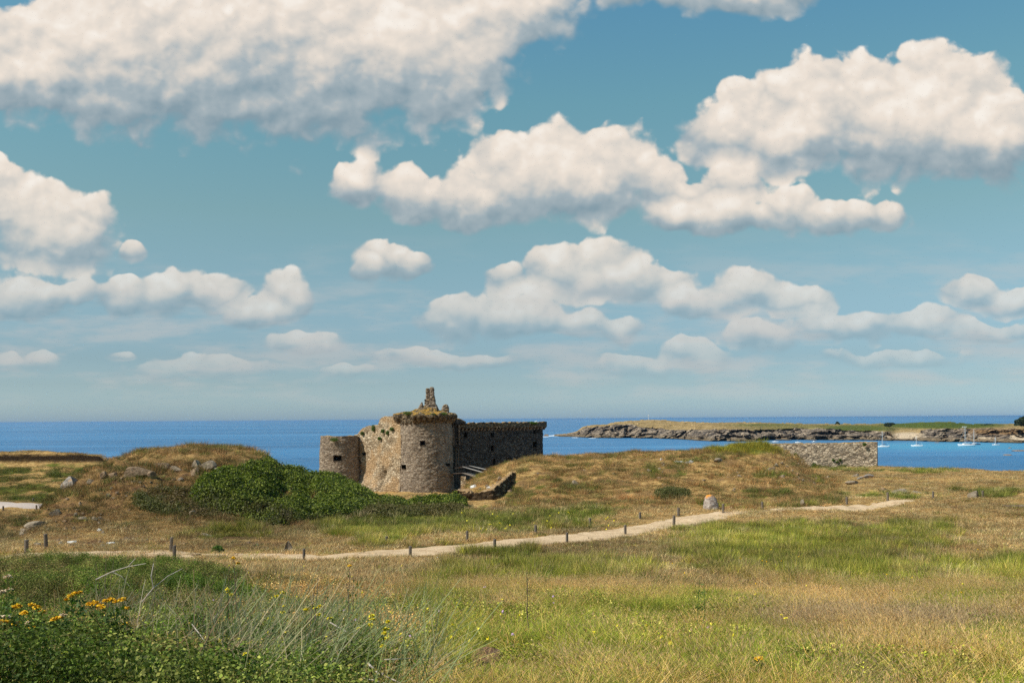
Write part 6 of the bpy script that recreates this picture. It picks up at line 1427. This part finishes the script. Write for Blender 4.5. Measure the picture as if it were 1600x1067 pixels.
branch([[(150,905,12),(175,893,12),(200,885,12),(228,880,12)], [(175,893,12),(190,900,12),(202,915,12)], [(200,885,12),(212,872,12)]], 0.009, 'grey forked dead branch over the leaves before the path')
branch([[(222,940,10.5),(240,918,10.5),(262,900,10.6),(285,888,10.7)], [(240,918,10.5),(236,900,10.5),(240,880,10.6)]], 0.008, 'grey dead branch rising to the right above the brambles')
branch([[(300,975,8.8),(312,990,8.7),(320,1002,8.6)]], 0.006, 'short bent pale twig hanging in the brambles')
# small dots of colour in the meadow
rf = random.Random(12); n_ = 0
FLW = [('yellow_flower', M_lem, 26, (680,1590), (935,1060), 'tiny yellow flower in the meadow grass'), ('yellow_flower', M_lem, 22, (720,960), (800,840), 'tiny yellow flower in the green grass behind the path'), ('yellow_flower', M_yel, 16, (1000,1560), (870,960), 'tiny orange flower in the meadow grass'), ('yellow_flower', M_lem, 24, (250,680), (895,1060), 'tiny yellow flower in the left foreground'), ('pink_flower', mat('pink_petals', lambda b: principled(b, (0.55, 0.35, 0.50), 0.7)), 12, (150,1150), (930,1060), 'tiny pale pink flower in the foreground')]
for nm, m_, cnt, xr, yr, lb_ in FLW:
    for k_ in range(cnt):
        p = hit(rf.uniform(*xr), rf.uniform(*yr), d0=5); h_ = (0.30 if p.y < 20 else 0.35) * rf.uniform(0.8, 1.2); w_ = max(0.012, p.y * 0.00055)
        rg_ = np.random.default_rng(k_); V, Fq, cl = leaf_quads(np.tile([[0, 0, h_]], (7, 1)) + rg_.normal(size=(7, 3)) * w_ * 0.5, np.tile([0, -1, 1.0], (7, 1)), w_, k_, 0.9)
        o = mesh_np(nm, V, Fq, m_, None, smooth_=False, attrs=dict(leaf=cl), loc=p); link(bpy.data.objects.new('stem', bpy.data.meshes.get('thin_stem') or (lambda me: (me.from_pydata([(-.002, 0, 0), (.002, 0, 0), (0, .003, 0), (0, 0, 1)], [], [(0, 1, 3), (1, 2, 3), (2, 0, 3)]), me.materials.append(M_stem), me)[2])(bpy.data.meshes.new('thin_stem'))), o).scale = (1, 1, h_)
        tag(o, lb_, 'flower', lb_.replace('tiny', 'tiny scattered'))
# molehills
def molehill(px, py, w, h, label, seed):
    p = hit(px, py, d0=5); s = p.y / F; a, r = np.meshgrid(np.linspace(0, 2 * math.pi, 61), np.linspace(0, 1, 22), indexing='ij')
    X, Y = np.cos(a) * r * w * s / 2, np.sin(a) * r * w * s / 2 * 1.3
    Z = h * s * (1 - r ** 2) ** 0.8 * (0.8 + 0.5 * fbm(X * 14 + seed, Y * 14, o=4, seed=seed, rough=0.7)) + (fbm(X * 40, Y * 40, o=2, seed=seed) - .5) * 0.035 * (r < 0.97) - 0.02
    Z += 0.0; o = mesh_np('molehill', np.stack([X, Y, Z + 0.06], -1).reshape(-1, 3), grid_faces(61, 22), M_mole, None, smooth_=False, loc=p); tag(o, label, 'molehill', 'molehills in the foreground')
M_mole = mat('fresh_brown_soil', lambda b: principled(b, b.ramp(b.noise(pos(b), 60, 4, 0.7), [(0.3, (0.085, 0.040, 0.026)), (0.7, (0.25, 0.130, 0.088))]), 1.0))
molehill(761, 1032, 58, 13, 'fresh brown molehill largest and nearest in the foreground', 1)
molehill(777, 998, 26, 8, 'small flat brown molehill just behind the largest one', 2)

# ------------------------------------------------------------------ sea air
def haze_box():
    x0, x1, y0, y1, z0, z1 = -62000, 62000, -42000, 62000, -10.5, 24.0
    V = [(x, y, z) for z in (z0, z1) for x, y in ((x0, y0), (x1, y0), (x1, y1), (x0, y1))]
    o = mesh_np('haze', V, np.array([[3, 2, 1, 0], [4, 5, 6, 7], [0, 1, 5, 4], [1, 2, 6, 5], [2, 3, 7, 6], [3, 0, 4, 7]]), [], smooth_=False)
    m = bpy.data.materials.new('sea_air'); m.use_nodes = True; t = m.node_tree; t.nodes.clear()
    v = t.nodes.new('ShaderNodeVolumePrincipled'); v.inputs['Color'].default_value = (0.26, 0.42, 0.62, 1); v.inputs['Density'].default_value = 3.5e-5; v.inputs['Anisotropy'].default_value = 0.2
    u = t.nodes.new('ShaderNodeOutputMaterial'); t.links.new(v.outputs[0], u.inputs['Volume'])
    o.data.materials.append(m); tag(o, kind='stuff')
haze_box()
